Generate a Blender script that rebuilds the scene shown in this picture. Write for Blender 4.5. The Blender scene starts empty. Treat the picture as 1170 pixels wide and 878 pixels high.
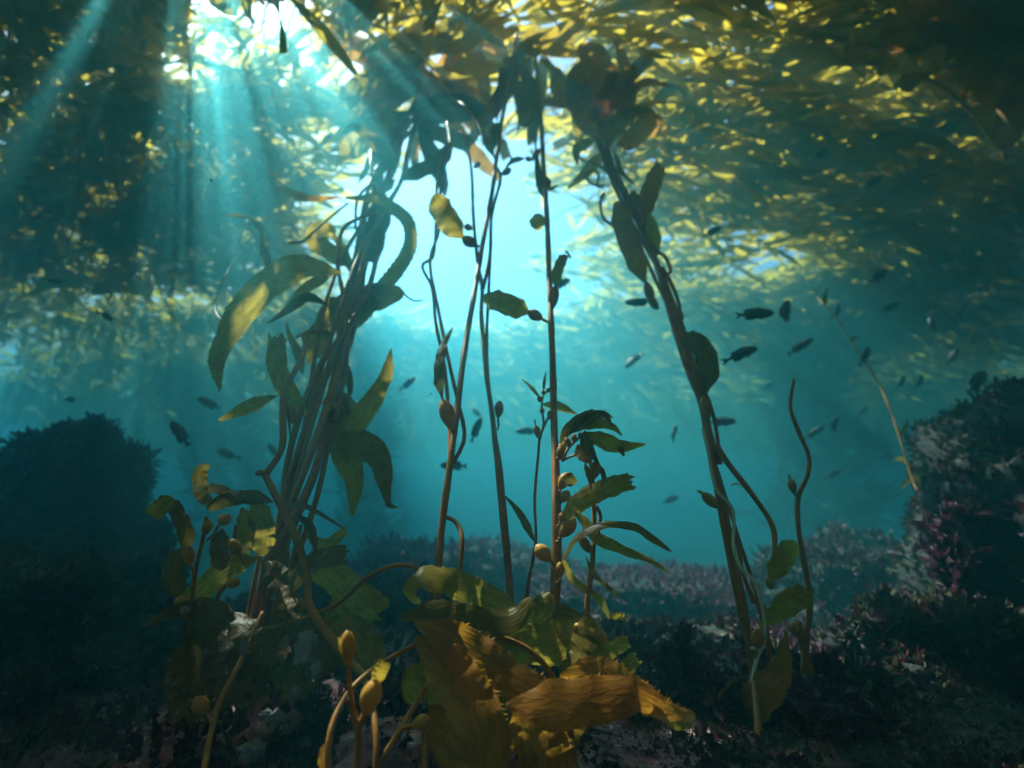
import bpy, math, random
import numpy as np
from mathutils import Vector, noise as mnoise

scene = bpy.context.scene
R = math.radians

# ------------------------------------------------------------------ camera
CAM_H = 0.50
PITCH = R(15.0)
cam_data = bpy.data.cameras.new('camera')
cam_data.sensor_width = 36.0
cam_data.lens = 16.5
cam_data.clip_start = 0.02
cam_data.clip_end = 400.0
cam = bpy.data.objects.new('camera', cam_data)
scene.collection.objects.link(cam)
cam.location = (0, 0, CAM_H)
cam.rotation_euler = (R(90) + PITCH, 0, 0)
cam_data.dof.use_dof = True
cam_data.dof.focus_distance = 1.0
cam_data.dof.aperture_fstop = 1.5
scene.camera = cam

# ------------------------------------------------------------------ sky and sun
SUN_EL, SUN_AZ = R(55.0), R(-46.0)          # azimuth from +Y, negative is to the left
SUN_DIR = Vector((math.sin(SUN_AZ) * math.cos(SUN_EL), math.cos(SUN_AZ) * math.cos(SUN_EL), math.sin(SUN_EL)))
world = bpy.data.worlds.new('World')
scene.world = world
world.use_nodes = True
wn = world.node_tree.nodes
sky = wn.new('ShaderNodeTexSky')
sky.sky_type = 'NISHITA'
sky.sun_disc = False
sky.sun_elevation = SUN_EL
sky.sun_rotation = SUN_AZ
sky.air_density = 1.0
sky.dust_density = 1.0
world.node_tree.links.new(sky.outputs[0], wn['Background'].inputs[0])
wn['Background'].inputs[1].default_value = 0.11

sun_data = bpy.data.lights.new('sun', 'SUN')
sun_data.energy = 5.0
sun_data.angle = R(0.5)
sun_data.color = (1.0, 0.93, 0.80)
sun = bpy.data.objects.new('sun', sun_data)
scene.collection.objects.link(sun)
sun.rotation_euler = (-SUN_DIR).to_track_quat('-Z', 'Y').to_euler()

scene.view_settings.view_transform = 'Standard'
scene.view_settings.look = 'None'
scene.view_settings.gamma = 1.0
scene.view_settings.exposure = 2.35
scene.cycles.max_bounces = 4
scene.cycles.diffuse_bounces = 2
scene.cycles.glossy_bounces = 1
scene.cycles.transmission_bounces = 2
scene.cycles.transparent_max_bounces = 4
scene.cycles.volume_bounces = 1
scene.cycles.caustics_reflective = False
scene.cycles.caustics_refractive = False
scene.cycles.sample_clamp_indirect = 4.0
scene.cycles.use_denoising = True
scene.cycles.use_adaptive_sampling = True
scene.cycles.adaptive_threshold = 0.02

# ------------------------------------------------------------------ helpers
rng = random.Random(7)
FPX = 585.0 / (18.0 / 16.5)                 # focal length in photograph pixels
CP, SP = math.cos(PITCH), math.sin(PITCH)

def ray(px, py):
    x, u = (px - 585.0) / FPX, (439.0 - py) / FPX
    return Vector((x, CP - u * SP, SP + u * CP))

def at(px, py, y):
    """world point seen at a photograph pixel, standing y metres ahead"""
    d = ray(px, py)
    p = d * (y / d.y)
    p.z += CAM_H
    return p

def at_z(px, py, z):
    d = ray(px, py)
    p = d * ((z - CAM_H) / d.z)
    p.z += CAM_H
    return p

def metres(w_px, p):
    """size of w_px photograph pixels at world point p"""
    depth = p.y * CP + (p.z - CAM_H) * SP
    return w_px * depth / FPX

def cr(pts, n):
    """Catmull-Rom resample of a list of tuples / Vectors to n samples"""
    P = np.array([tuple(p) for p in pts], float)
    if len(P) == 1:
        P = np.vstack([P, P + 1e-3])
    if len(P) == 2:
        t = np.linspace(0, 1, n)[:, None]
        return P[0] * (1 - t) + P[1] * t
    Q = np.vstack([2 * P[0] - P[1], P, 2 * P[-1] - P[-2]])
    seg = np.linalg.norm(np.diff(P[:, :3], axis=0), axis=1)
    cum = np.concatenate([[0], np.cumsum(seg)])
    s = np.linspace(0, cum[-1], n)
    i = np.clip(np.searchsorted(cum, s, side='right') - 1, 0, len(P) - 2)
    t = ((s - cum[i]) / np.maximum(seg[i], 1e-9))[:, None]
    p0, p1, p2, p3 = Q[i], Q[i + 1], Q[i + 2], Q[i + 3]
    return 0.5 * (2 * p1 + (p2 - p0) * t + (2 * p0 - 5 * p1 + 4 * p2 - p3) * t ** 2 + (3 * p1 - p0 - 3 * p2 + p3) * t ** 3)

def frames(C):
    T = np.gradient(C, axis=0)
    return T / np.maximum(np.linalg.norm(T, axis=1, keepdims=True), 1e-9)

def leaves(P, D, L, W, seed, bend=0.3, seg=3, cup=0.18, wave=0.12, tilt=None):
    """many small curved leaves at once: bases P, directions D, lengths L, widths W -> verts, quads, uvs"""
    g = np.random.default_rng(seed)
    P = np.asarray(P, float); n = len(P)
    D = np.asarray(D, float); D = D / np.linalg.norm(D, axis=1, keepdims=True)
    L = np.asarray(L, float)[:, None]; W = np.asarray(W, float)[:, None]
    up = g.uniform(-1, 1, (n, 3))
    if tilt is not None: up = up * tilt[1] + np.array(tilt[0])
    S = np.cross(D, up); S /= np.maximum(np.linalg.norm(S, axis=1, keepdims=True), 1e-6)
    Nn = np.cross(S, D)
    b = g.uniform(-bend, bend, (n, 1)); ph = g.uniform(0, 6, (n, 1))
    V = np.empty((n, (seg + 1) * 3, 3)); UV = np.empty((n, (seg + 1) * 3, 2))
    off = g.uniform(0, 5, (n, 1))
    for i in range(seg + 1):
        t = i / seg
        w = W * 0.5 * (math.sin(math.pi * min(1, 0.12 + 0.88 * t) ** 0.8) + 0.08)
        c = P + D * L * t + Nn * (b * L * t * t) + S * (wave * L * np.sin(ph + 3 * t) * t)
        tw = Nn * (W * 0.3 * np.sin(ph * 2 + 5 * t))
        cu = Nn * W * cup
        V[:, i * 3] = c - S * w + cu + tw; V[:, i * 3 + 1] = c; V[:, i * 3 + 2] = c + S * w + cu - tw
        UV[:, i * 3] = np.hstack([off + t * L, off]); UV[:, i * 3 + 1] = np.hstack([off + t * L, off + W / 2]); UV[:, i * 3 + 2] = np.hstack([off + t * L, off + W])
    q = []
    for i in range(seg):
        a = i * 3
        q += [(a, a + 1, a + 4, a + 3), (a + 1, a + 2, a + 5, a + 4)]
    Q = (np.array(q)[None] + (np.arange(n) * (seg + 1) * 3)[:, None, None]).reshape(-1, 4)
    return V.reshape(-1, 3), Q, UV.reshape(-1, 2)

def quad_mesh(name, V, Q, UV, mat, parent=None, smooth=True):
    me = bpy.data.meshes.new(name)
    V = np.asarray(V, np.float32); Q = np.asarray(Q, np.int32)
    me.vertices.add(len(V)); me.vertices.foreach_set('co', V.ravel())
    me.loops.add(Q.size); me.loops.foreach_set('vertex_index', Q.ravel())
    me.polygons.add(len(Q)); me.polygons.foreach_set('loop_start', np.arange(0, Q.size, 4, dtype=np.int32))
    me.update(calc_edges=True)
    u = me.uv_layers.new(name='UVMap'); u.data.foreach_set('uv', np.asarray(UV, np.float32)[Q.ravel()].ravel())
    me.polygons.foreach_set('use_smooth', np.full(len(Q), smooth))
    me.materials.append(mat); me.update()
    return link(name, me, parent)

class MB:
    """collects verts / faces / uvs and links them as one mesh object"""
    def __init__(s):
        s.v, s.f, s.uv = [], [], []
        s.n = 0
    def add(s, v, f, uv=None):
        v = np.asarray(v, float)
        s.v.append(v)
        s.f.extend([tuple(int(i) + s.n for i in q) for q in f])
        s.uv.append(np.asarray(uv, float) if uv is not None else v[:, :2])
        s.n += len(v)
    def mesh(s, name, mat, smooth=True):
        me = bpy.data.meshes.new(name)
        V = np.vstack(s.v)
        me.from_pydata(V.tolist(), [], s.f)
        uvl = me.uv_layers.new(name='UVMap')
        UV = np.vstack(s.uv)
        idx = np.empty(len(me.loops), np.int32)
        me.loops.foreach_get('vertex_index', idx)
        uvl.data.foreach_set('uv', UV[idx].astype(np.float32).ravel())
        if smooth:
            me.polygons.foreach_set('use_smooth', np.ones(len(me.polygons), bool))
        if mat is not None:
            me.materials.append(mat)
        me.update()
        return me
    def build(s, name, mat, parent=None, smooth=True):
        return link(name, s.mesh(name, mat, smooth), parent)

def link(name, data, parent=None):
    o = bpy.data.objects.new(name, data)
    scene.collection.objects.link(o)
    if parent is not None:
        o.parent = parent
        o.matrix_parent_inverse = parent.matrix_basis.inverted()
    return o

def tag(o, label=None, cat=None, group=None, kind=None):
    if label: o['label'] = label
    if cat: o['category'] = cat
    if group: o['group'] = group
    if kind: o['kind'] = kind
    return o

def thing(name, loc, label, cat, group=None):
    o = bpy.data.objects.new(name, None)
    scene.collection.objects.link(o)
    o.location = loc
    o.empty_display_size = 0.1
    return tag(o, label, cat, group)

def tube(mb, C, r, sides=8, seed=0.0, knobs=0.10):
    C = np.asarray(C, float); n = len(C)
    T = frames(C)
    ref = np.array([0.3, 0.9, 0.1]); ref /= np.linalg.norm(ref)
    A = np.cross(T, ref); A /= np.maximum(np.linalg.norm(A, axis=1, keepdims=True), 1e-6)
    Bv = np.cross(T, A)
    L = np.concatenate([[0], np.cumsum(np.linalg.norm(np.diff(C, axis=0), axis=1))])
    r = np.broadcast_to(np.asarray(r, float), (n,)).copy()
    r *= 1 + knobs * np.sin(L * 37 + seed * 3) * np.sin(L * 11 + seed)
    a = np.linspace(0, 2 * np.pi, sides, endpoint=False)
    V = C[:, None] + (A[:, None] * np.cos(a)[None, :, None] + Bv[:, None] * np.sin(a)[None, :, None]) * r[:, None, None]
    UV = np.stack([np.broadcast_to(L[:, None], (n, sides)), np.broadcast_to(a[None] * 0.01, (n, sides))], -1)
    V = V.reshape(-1, 3); UV = UV.reshape(-1, 2)
    F = [(i * sides + j, i * sides + (j + 1) % sides, (i + 1) * sides + (j + 1) % sides, (i + 1) * sides + j) for i in range(n - 1) for j in range(sides)]
    F.append(tuple(range(sides))[::-1]); F.append(tuple((n - 1) * sides + j for j in range(sides)))
    mb.add(V, F, UV)

# ------------------------------------------------------------------ materials
def new_mat(name):
    m = bpy.data.materials.new(name)
    m.use_nodes = True
    nt = m.node_tree
    nt.nodes.clear()
    out = nt.nodes.new('ShaderNodeOutputMaterial')
    return m, nt, out

def N(nt, t, **kw):
    n = nt.nodes.new(t)
    for k, v in kw.items():
        if k.startswith('i_'):
            n.inputs[k[2:].replace('_', ' ')].default_value = v
        else:
            setattr(n, k, v)
    return n

def ramp(nt, fac, stops):
    r = nt.nodes.new('ShaderNodeValToRGB')
    el = r.color_ramp.elements
    while len(el) > 1: el.remove(el[-1])
    el[0].position = stops[0][0]; el[0].color = (*stops[0][1], 1)
    for p, c in stops[1:]:
        e = el.new(p); e.color = (*c, 1)
    nt.links.new(fac, r.inputs[0])
    return r.outputs[0]

def mapped_noise(nt, coord, scale, map_scale=(1, 1, 1), detail=4.0, rough=0.55, dist=0.0):
    tc = N(nt, 'ShaderNodeTexCoord')
    mp = N(nt, 'ShaderNodeMapping')
    mp.inputs['Scale'].default_value = map_scale
    nt.links.new(tc.outputs[coord], mp.inputs[0])
    nz = N(nt, 'ShaderNodeTexNoise')
    nz.inputs['Scale'].default_value = scale
    nz.inputs['Detail'].default_value = detail
    nz.inputs['Roughness'].default_value = rough
    nz.inputs['Distortion'].default_value = dist
    nt.links.new(mp.outputs[0], nz.inputs['Vector'])
    return nz.outputs['Fac']

def mixc(nt, fac, a, b):
    m = nt.nodes.new('ShaderNodeMix'); m.data_type = 'RGBA'
    if isinstance(fac, (int, float)): m.inputs[0].default_value = fac
    else: nt.links.new(fac, m.inputs[0])
    for i, c in ((6, a), (7, b)):
        if isinstance(c, tuple): m.inputs[i].default_value = (*c, 1)
        else: nt.links.new(c, m.inputs[i])
    return m.outputs[2]

def kelp_mat(name, c_dark, c_light, trans, trans_fac=0.5, spots=0.0, rough=0.42, wrinkle=0.28, vary=True):
    m, nt, out = new_mat(name)
    nz = mapped_noise(nt, 'UV', 9.0, (1, 1, 1), 4, 0.6)
    col = ramp(nt, nz, [(0.3, c_dark), (0.7, c_light)])
    tcol = ramp(nt, nz, [(0.25, tuple(x * 0.6 for x in trans)), (0.75, trans)])
    if spots > 0:
        nz2 = mapped_noise(nt, 'Object', 42.0, (1, 1, 1), 3, 0.6)
        f2 = ramp(nt, nz2, [(0.70 - spots * 0.35, (0, 0, 0)), (0.73 - spots * 0.35, (1, 1, 1))])
        col = mixc(nt, f2, col, (0.42, 0.37, 0.33))
        tcol = mixc(nt, f2, tcol, (0.12, 0.10, 0.07))
    pr = N(nt, 'ShaderNodeBsdfPrincipled')
    pr.inputs['Roughness'].default_value = rough
    pr.inputs['Specular IOR Level'].default_value = 0.15
    # the crinkled ridges run along the blade
    w = mapped_noise(nt, 'UV', 1.0, (34, 130, 1), 2.0, 0.5, 1.0)
    cm = nt.nodes.new('ShaderNodeMix'); cm.data_type = 'RGBA'; cm.blend_type = 'MULTIPLY'; cm.inputs[0].default_value = 0.25  # relief shade between the ridges, painted into the base colour
    nt.links.new(col, cm.inputs[6]); nt.links.new(ramp(nt, w, [(0.38, (0.35, 0.32, 0.3)), (0.58, (1, 1, 1))]), cm.inputs[7])
    nt.links.new(cm.outputs[2], pr.inputs['Base Color'])
    bp = N(nt, 'ShaderNodeBump'); bp.inputs['Strength'].default_value = wrinkle
    bp.inputs['Distance'].default_value = 0.007
    nt.links.new(w, bp.inputs['Height'])
    nt.links.new(bp.outputs[0], pr.inputs['Normal'])
    tl = N(nt, 'ShaderNodeBsdfTranslucent')
    wr = ramp(nt, w, [(0.35, (0.45, 0.45, 0.45)), (0.6, (1, 1, 1))])
    mm = nt.nodes.new('ShaderNodeMix'); mm.data_type = 'RGBA'; mm.blend_type = 'MULTIPLY'
    mm.inputs[0].default_value = 0.8
    nt.links.new(tcol, mm.inputs[6]); nt.links.new(wr, mm.inputs[7])
    nt.links.new(mm.outputs[2], tl.inputs[0])
    nt.links.new(bp.outputs[0], tl.inputs['Normal'])
    mx = N(nt, 'ShaderNodeMixShader'); mx.inputs[0].default_value = trans_fac
    nt.links.new(pr.outputs[0], mx.inputs[1]); nt.links.new(tl.outputs[0], mx.inputs[2])
    nt.links.new(mx.outputs[0], out.inputs[0])
    return m

def rough_mat(name, stops, scale=6.0, coord='Object', detail=8, bump=0.5, bdist=0.02, spec=0.2, rough=0.7, specks=None, trans=0.0, sp_scale=60.0):
    m, nt, out = new_mat(name)
    nz = mapped_noise(nt, coord, scale, detail=detail, rough=0.65)
    col = ramp(nt, nz, stops)
    if specks:
        v = mapped_noise(nt, coord, sp_scale, detail=2, rough=0.5)
        f = ramp(nt, v, [(specks[0], (0, 0, 0)), (specks[0] + 0.03, (1, 1, 1))])
        col = mixc(nt, f, col, specks[1])
    pr = N(nt, 'ShaderNodeBsdfPrincipled')
    pr.inputs['Roughness'].default_value = rough
    pr.inputs['Specular IOR Level'].default_value = spec
    nt.links.new(col, pr.inputs['Base Color'])
    if bump:
        b = mapped_noise(nt, coord, scale * 6, detail=6, rough=0.7)
        bp = N(nt, 'ShaderNodeBump'); bp.inputs['Strength'].default_value = bump
        bp.inputs['Distance'].default_value = bdist
        nt.links.new(b, bp.inputs['Height']); nt.links.new(bp.outputs[0], pr.inputs['Normal'])
    sh = pr.outputs[0]
    if trans > 0:
        tl = N(nt, 'ShaderNodeBsdfTranslucent'); nt.links.new(col, tl.inputs[0])
        mx = N(nt, 'ShaderNodeMixShader'); mx.inputs[0].default_value = trans
        nt.links.new(sh, mx.inputs[1]); nt.links.new(tl.outputs[0], mx.inputs[2]); sh = mx.outputs[0]
    nt.links.new(sh, out.inputs[0])
    return m

M = {}
M['blade'] = kelp_mat('kelp_blade', (0.18, 0.10, 0.012), (0.34, 0.20, 0.03), (0.70, 0.44, 0.05), 0.52)
M['blade_green'] = kelp_mat('kelp_blade_green', (0.20, 0.135, 0.014), (0.34, 0.23, 0.035), (0.72, 0.50, 0.06), 0.52)
M['blade_brown'] = kelp_mat('kelp_blade_brown', (0.28, 0.105, 0.014), (0.46, 0.19, 0.03), (0.85, 0.38, 0.04), 0.5)
M['blade_old'] = kelp_mat('kelp_blade_old', (0.11, 0.06, 0.02), (0.20, 0.12, 0.03), (0.32, 0.22, 0.04), 0.35, spots=0.22)
M['canopy'] = kelp_mat('canopy_blade', (0.12, 0.09, 0.012), (0.24, 0.17, 0.025), (0.90, 0.66, 0.07), 0.72, wrinkle=0.2)
M['blade_dark'] = kelp_mat('kelp_blade_dark', (0.10, 0.065, 0.012), (0.19, 0.125, 0.02), (0.34, 0.24, 0.03), 0.4)
M['stipe'] = rough_mat('kelp_stipe', [(0.3, (0.22, 0.075, 0.012)), (0.6, (0.38, 0.15, 0.025)), (0.8, (0.48, 0.25, 0.06))], 14, bump=0.35, bdist=0.004, rough=0.5, specks=(0.74, (0.6, 0.5, 0.35)), sp_scale=90)
M['bladder'] = rough_mat('kelp_bladder', [(0.3, (0.40, 0.16, 0.02)), (0.7, (0.60, 0.31, 0.05))], 22, bump=0.15, bdist=0.003, rough=0.45, trans=0.25)
M['stipe_dead'] = rough_mat('dead_stipe', [(0.3, (0.45, 0.42, 0.25)), (0.7, (0.66, 0.64, 0.45))], 18, bump=0.3, bdist=0.003)
M['bryozoan'] = rough_mat('bryozoan_crust', [(0.3, (0.16, 0.14, 0.14)), (0.7, (0.40, 0.37, 0.35))], 30, bump=0.8, bdist=0.008, rough=0.8)
M['fish'] = rough_mat('fish_skin', [(0.3, (0.02, 0.025, 0.03)), (0.7, (0.05, 0.055, 0.06))], 20, bump=0.2, bdist=0.003, rough=0.45, spec=0.4)
M['fish_eye'] = rough_mat('fish_eye', [(0.3, (0.01, 0.01, 0.01)), (0.7, (0.02, 0.02, 0.02))], 5, bump=0, rough=0.2)
M['reef_rock'] = rough_mat('reef_rock', [(0.3, (0.02, 0.017, 0.018)), (0.55, (0.05, 0.04, 0.036)), (0.75, (0.085, 0.08, 0.065))], 3.5, bump=0.9, bdist=0.04, rough=0.9)
M['pink_rock'] = rough_mat('coralline_rock', [(0.25, (0.10, 0.03, 0.05)), (0.45, (0.34, 0.12, 0.14)), (0.62, (0.48, 0.28, 0.27)), (0.8, (0.62, 0.52, 0.46))], 14, bump=1.0, bdist=0.02, rough=0.85, specks=(0.68, (0.75, 0.70, 0.66)), sp_scale=70)
M['seabed'] = rough_mat('seabed_crust', [(0.25, (0.04, 0.018, 0.024)), (0.45, (0.14, 0.06, 0.07)), (0.6, (0.20, 0.14, 0.11)), (0.8, (0.40, 0.36, 0.30))], 7, bump=1.0, bdist=0.03, rough=0.9, specks=(0.70, (0.62, 0.58, 0.54)), sp_scale=45)
M['red_weed'] = rough_mat('red_seaweed', [(0.3, (0.03, 0.008, 0.016)), (0.7, (0.11, 0.025, 0.04))], 9, bump=0.2, bdist=0.003, rough=0.5, trans=0.3)
M['pink_weed'] = rough_mat('pink_seaweed', [(0.3, (0.08, 0.022, 0.04)), (0.7, (0.22, 0.075, 0.10))], 9, bump=0, rough=0.7, trans=0.35)
M['dark_weed'] = rough_mat('dark_seaweed', [(0.3, (0.03, 0.03, 0.018)), (0.7, (0.10, 0.085, 0.04))], 6, bump=0, rough=0.7, trans=0.3)
M['turf'] = rough_mat('pale_turf_weed', [(0.3, (0.05, 0.05, 0.035)), (0.7, (0.16, 0.16, 0.11))], 5, bump=0, rough=0.8, trans=0.2)
M['far_kelp'] = kelp_mat('far_kelp_blade', (0.05, 0.04, 0.01), (0.10, 0.08, 0.02), (0.14, 0.11, 0.02), 0.3, wrinkle=0.2)

# ------------------------------------------------------------------ water: the body of sea water fills one closed box
def box(name, lo, hi, mat):
    x0, y0, z0 = lo; x1, y1, z1 = hi
    v = [(x0, y0, z0), (x1, y0, z0), (x1, y1, z0), (x0, y1, z0), (x0, y0, z1), (x1, y0, z1), (x1, y1, z1), (x0, y1, z1)]
    f = [(0, 3, 2, 1), (4, 5, 6, 7), (0, 1, 5, 4), (1, 2, 6, 5), (2, 3, 7, 6), (3, 0, 4, 7)]
    mb = MB(); mb.add(v, f)
    return mb.build(name, mat, None, False)

WATER_TOP = 4.70
hm, hnt, hout = new_mat('sea_water')
pv = N(hnt, 'ShaderNodeVolumePrincipled')
pv.inputs['Color'].default_value = (0.06, 0.31, 0.36, 1)
pv.inputs['Absorption Color'].default_value = (0.06, 0.33, 0.43, 1)
pv.inputs['Density'].default_value = 0.24
pv.inputs['Anisotropy'].default_value = 0.68
hnt.links.new(pv.outputs[0], hout.inputs['Volume'])
hm.cycles.homogeneous_volume = True
tag(box('haze', (-64, -64, -3.2), (64, 64, WATER_TOP), hm), 'hazy blue green sea water filling the whole scene', 'water', kind='stuff')

# ------------------------------------------------------------------ seabed: one sheet, fine near the camera
def fbm(x, y, z=0.0, o=4):
    return mnoise.fractal(Vector((x, y, z)), 1.0, 2.1, o)

def ground_h(x, y):
    r = math.hypot(x, y)
    h = 0.10 * fbm(x * 0.6, y * 0.6, 3.1, 3) + 0.05 * fbm(x * 2.6, y * 2.6, 1.7, 4) * max(0, 1 - r / 9)
    h += 0.02 * fbm(x * 9, y * 9, 5.0, 3) * max(0, 1 - r / 4)
    h += 0.30 * max(0, min(1, (r - 2.2) / 3)) * fbm(x * 0.45 + 4, y * 0.45, 8.0, 4)
    h -= min(1.25, 0.23 * max(0.0, y - 2.2))          # the bottom falls away beyond the near rocks
    return h

def axis(lim):
    a = [0.0]; st = 0.03
    while a[-1] < lim:
        if a[-1] > 2.4: st *= 1.10
        a.append(a[-1] + st)
    a[-1] = lim
    return a

def seabed():
    ax = axis(60.0)
    xs = [-v for v in ax[:0:-1]] + ax
    ys = [v - 0.0 for v in xs]
    W = len(xs)
    v = [(x, y, ground_h(x, y)) for y in ys for x in xs]
    f = [(j * W + i, j * W + i + 1, (j + 1) * W + i + 1, (j + 1) * W + i) for j in range(W - 1) for i in range(W - 1)]
    mb = MB(); mb.add(v, f)
    o = mb.build('seabed', M['seabed'])
    tag(o, 'rocky seabed crusted with dark red and pink growth', 'seabed', kind='structure')
seabed()

# ------------------------------------------------------------------ builders for rocks and weed
def rock_mesh(rx, ry, rz, seed, sub=4, rough=0.25, freq=1.6):
    import bmesh
    bm = bmesh.new()
    bmesh.ops.create_icosphere(bm, subdivisions=sub, radius=1.0)
    for v in bm.verts:
        p = v.co.copy()
        d = 1 + rough * fbm(p.x * freq + seed, p.y * freq, p.z * freq, 5) + 0.3 * rough * fbm(p.x * 5 + seed, p.y * 5, p.z * 5, 3)
        v.co = Vector((p.x * rx * d, p.y * ry * d, p.z * rz * d))
    V = np.array([v.co[:] for v in bm.verts]); F = [tuple(q.index for q in f.verts) for f in bm.faces]
    bm.free()
    return V, F

def weed_on(V, F, count, L, W, seed, up=0.5, zmin=None, spread=0.5):
    """scatter leaves over a rock surface"""
    g = np.random.default_rng(seed)
    Fa = np.array([f[:3] for f in F])
    f = Fa[g.integers(0, len(Fa), count)]
    a, b, c = V[f[:, 0]], V[f[:, 1]], V[f[:, 2]]
    r1, r2 = g.random((count, 1)), g.random((count, 1))
    fl = r1 + r2 > 1
    r1 = np.where(fl, 1 - r1, r1); r2 = np.where(fl, 1 - r2, r2)
    P = a + (b - a) * r1 + (c - a) * r2
    nn = np.cross(b - a, c - a); nn /= np.maximum(np.linalg.norm(nn, axis=1, keepdims=True), 1e-9)
    D = nn + g.normal(0, spread, (count, 3)) + np.array([0, 0, up])
    # growth comes in tufts: length follows a slow noise over the surface
    tuft = np.array([0.55 + 0.9 * abs(mnoise.noise(Vector(q * 3.0))) + 0.6 * max(0, mnoise.noise(Vector(q * 9.0))) for q in P])
    if zmin is not None:
        k = P[:, 2] > zmin
        P, D, nn, tuft = P[k], D[k], nn[k], tuft[k]
    n = len(P)
    return leaves(P - nn * 0.006, D, L * g.uniform(0.5, 1.3, n) * tuft, W * g.uniform(0.6, 1.4, n), seed)

def reef(name, loc, size, seed, label, weeds, mat='reef_rock', rot=0.0, sub=5, rough=0.3, freq=1.6, cat='rock', lumps=()):
    rnd = random.Random(seed)
    t = thing(name, loc, label, cat)
    V, F = rock_mesh(*size, seed, sub, rough, freq)
    for (lx, ly, lz, r, s2) in lumps:
        V2, F2 = rock_mesh(r, r, r, s2, max(2, sub - 1), rough, freq)
        F = F + [tuple(i + len(V) for i in q) for q in F2]
        V = np.vstack([V, V2 + np.array([lx, ly, lz])])
    V = V + np.array(loc)
    mb = MB(); mb.add(V, F)
    mb.build('rock', M[mat], t)
    for (mt, cnt, L, W, up) in weeds:
        wv, wq, wu = weed_on(V, F, cnt, L, W, seed + cnt, up, zmin=ground_h(loc[0], loc[1]) - 0.05)
        tag(quad_mesh('seaweed', wv, wq, wu, M[mt], t), kind='stuff')
    return t

# ------------------------------------------------------------------ the kelp canopy floating under the surface
def blob(px, py, rx, ry, a, z=4.2, ang=0.0):
    p = at_z(px, py, z)
    return (p.x, p.y, rx, ry, a, ang)

THICK = [  # dense mats of canopy (world ellipses on the surface)
    (-4.8, 4.6, 3.0, 2.2, 2.2), (-2.6, 3.8, 1.5, 0.9, 1.8), (-2.6, 2.7, 1.6, 0.9, 2.6), (-7.0, 6.0, 3.0, 2.2, 1.4),
    (2.4, 4.4, 1.8, 1.4, 0.6), (4.6, 4.0, 2.4, 1.7, 1.9), (1.4, 6.6, 1.7, 1.0, 0.30), (0.6, 3.4, 1.2, 0.8, 0.2),
    (-0.2, 1.6, 3.2, 0.8, 1.2), (3.0, 1.8, 3.2, 1.3, 1.6), (6.5, 6.0, 2.6, 2.4, 1.5), (-3.6, 7.0, 1.2, 1.0, 0.5),
    (-6.0, 1.2, 3.3, 2.4, 1.8), (6.0, 0.5, 3.4, 3.0, 1.6), (7.0, 9.5, 4.0, 3.0, 1.3), (1.0, 4.2, 0.7, 0.5, 0.6), (0.4, 3.85, 0.8, 0.4, 0.6),
]
GAPS = [  # openings
    (-1.3, 5.5, 1.55, 1.6, 2.6), (-1.2, 8.0, 2.2, 1.6, 1.8), (3.9, 6.6, 1.1, 0.8, 1.2),
]
SHAFTS = [  # clear channels that let single sunbeams through
    (-3.06, 3.46, 0.08), (-3.25, 2.6, 0.05), (-3.9, 4.2, 0.06), (-1.43, 2.6, 0.06),
    (-2.09, 2.92, 0.11), (-1.88, 2.90, 0.12), (-2.70, 3.27, 0.09), (-2.35, 2.75, 0.11), (-1.44, 3.32, 0.13), (-1.65, 3.1, 0.10), (-2.86, 3.08, 0.06), (-2.5, 3.05, 0.07),
]
def density(x, y):
    d = 0.0
    for (cx, cy, rx, ry, a) in THICK:
        q = ((x - cx) / rx) ** 2 + ((y - cy) / ry) ** 2
        d += a * math.exp(-q * 1.2)
    d = min(d, 1.5)
    if y > 6.5: d = max(d, 0.62 - 0.1 * abs(fbm(x * 0.4, y * 0.4, 5.0, 2)))
    for (cx, cy, rx, ry, a) in GAPS:
        q = ((x - cx) / rx) ** 2 + ((y - cy) / ry) ** 2
        d -= a * math.exp(-q * q)
    d += 0.55 * fbm(x * 0.9, y * 0.9, 9.0, 3)
    return d

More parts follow.
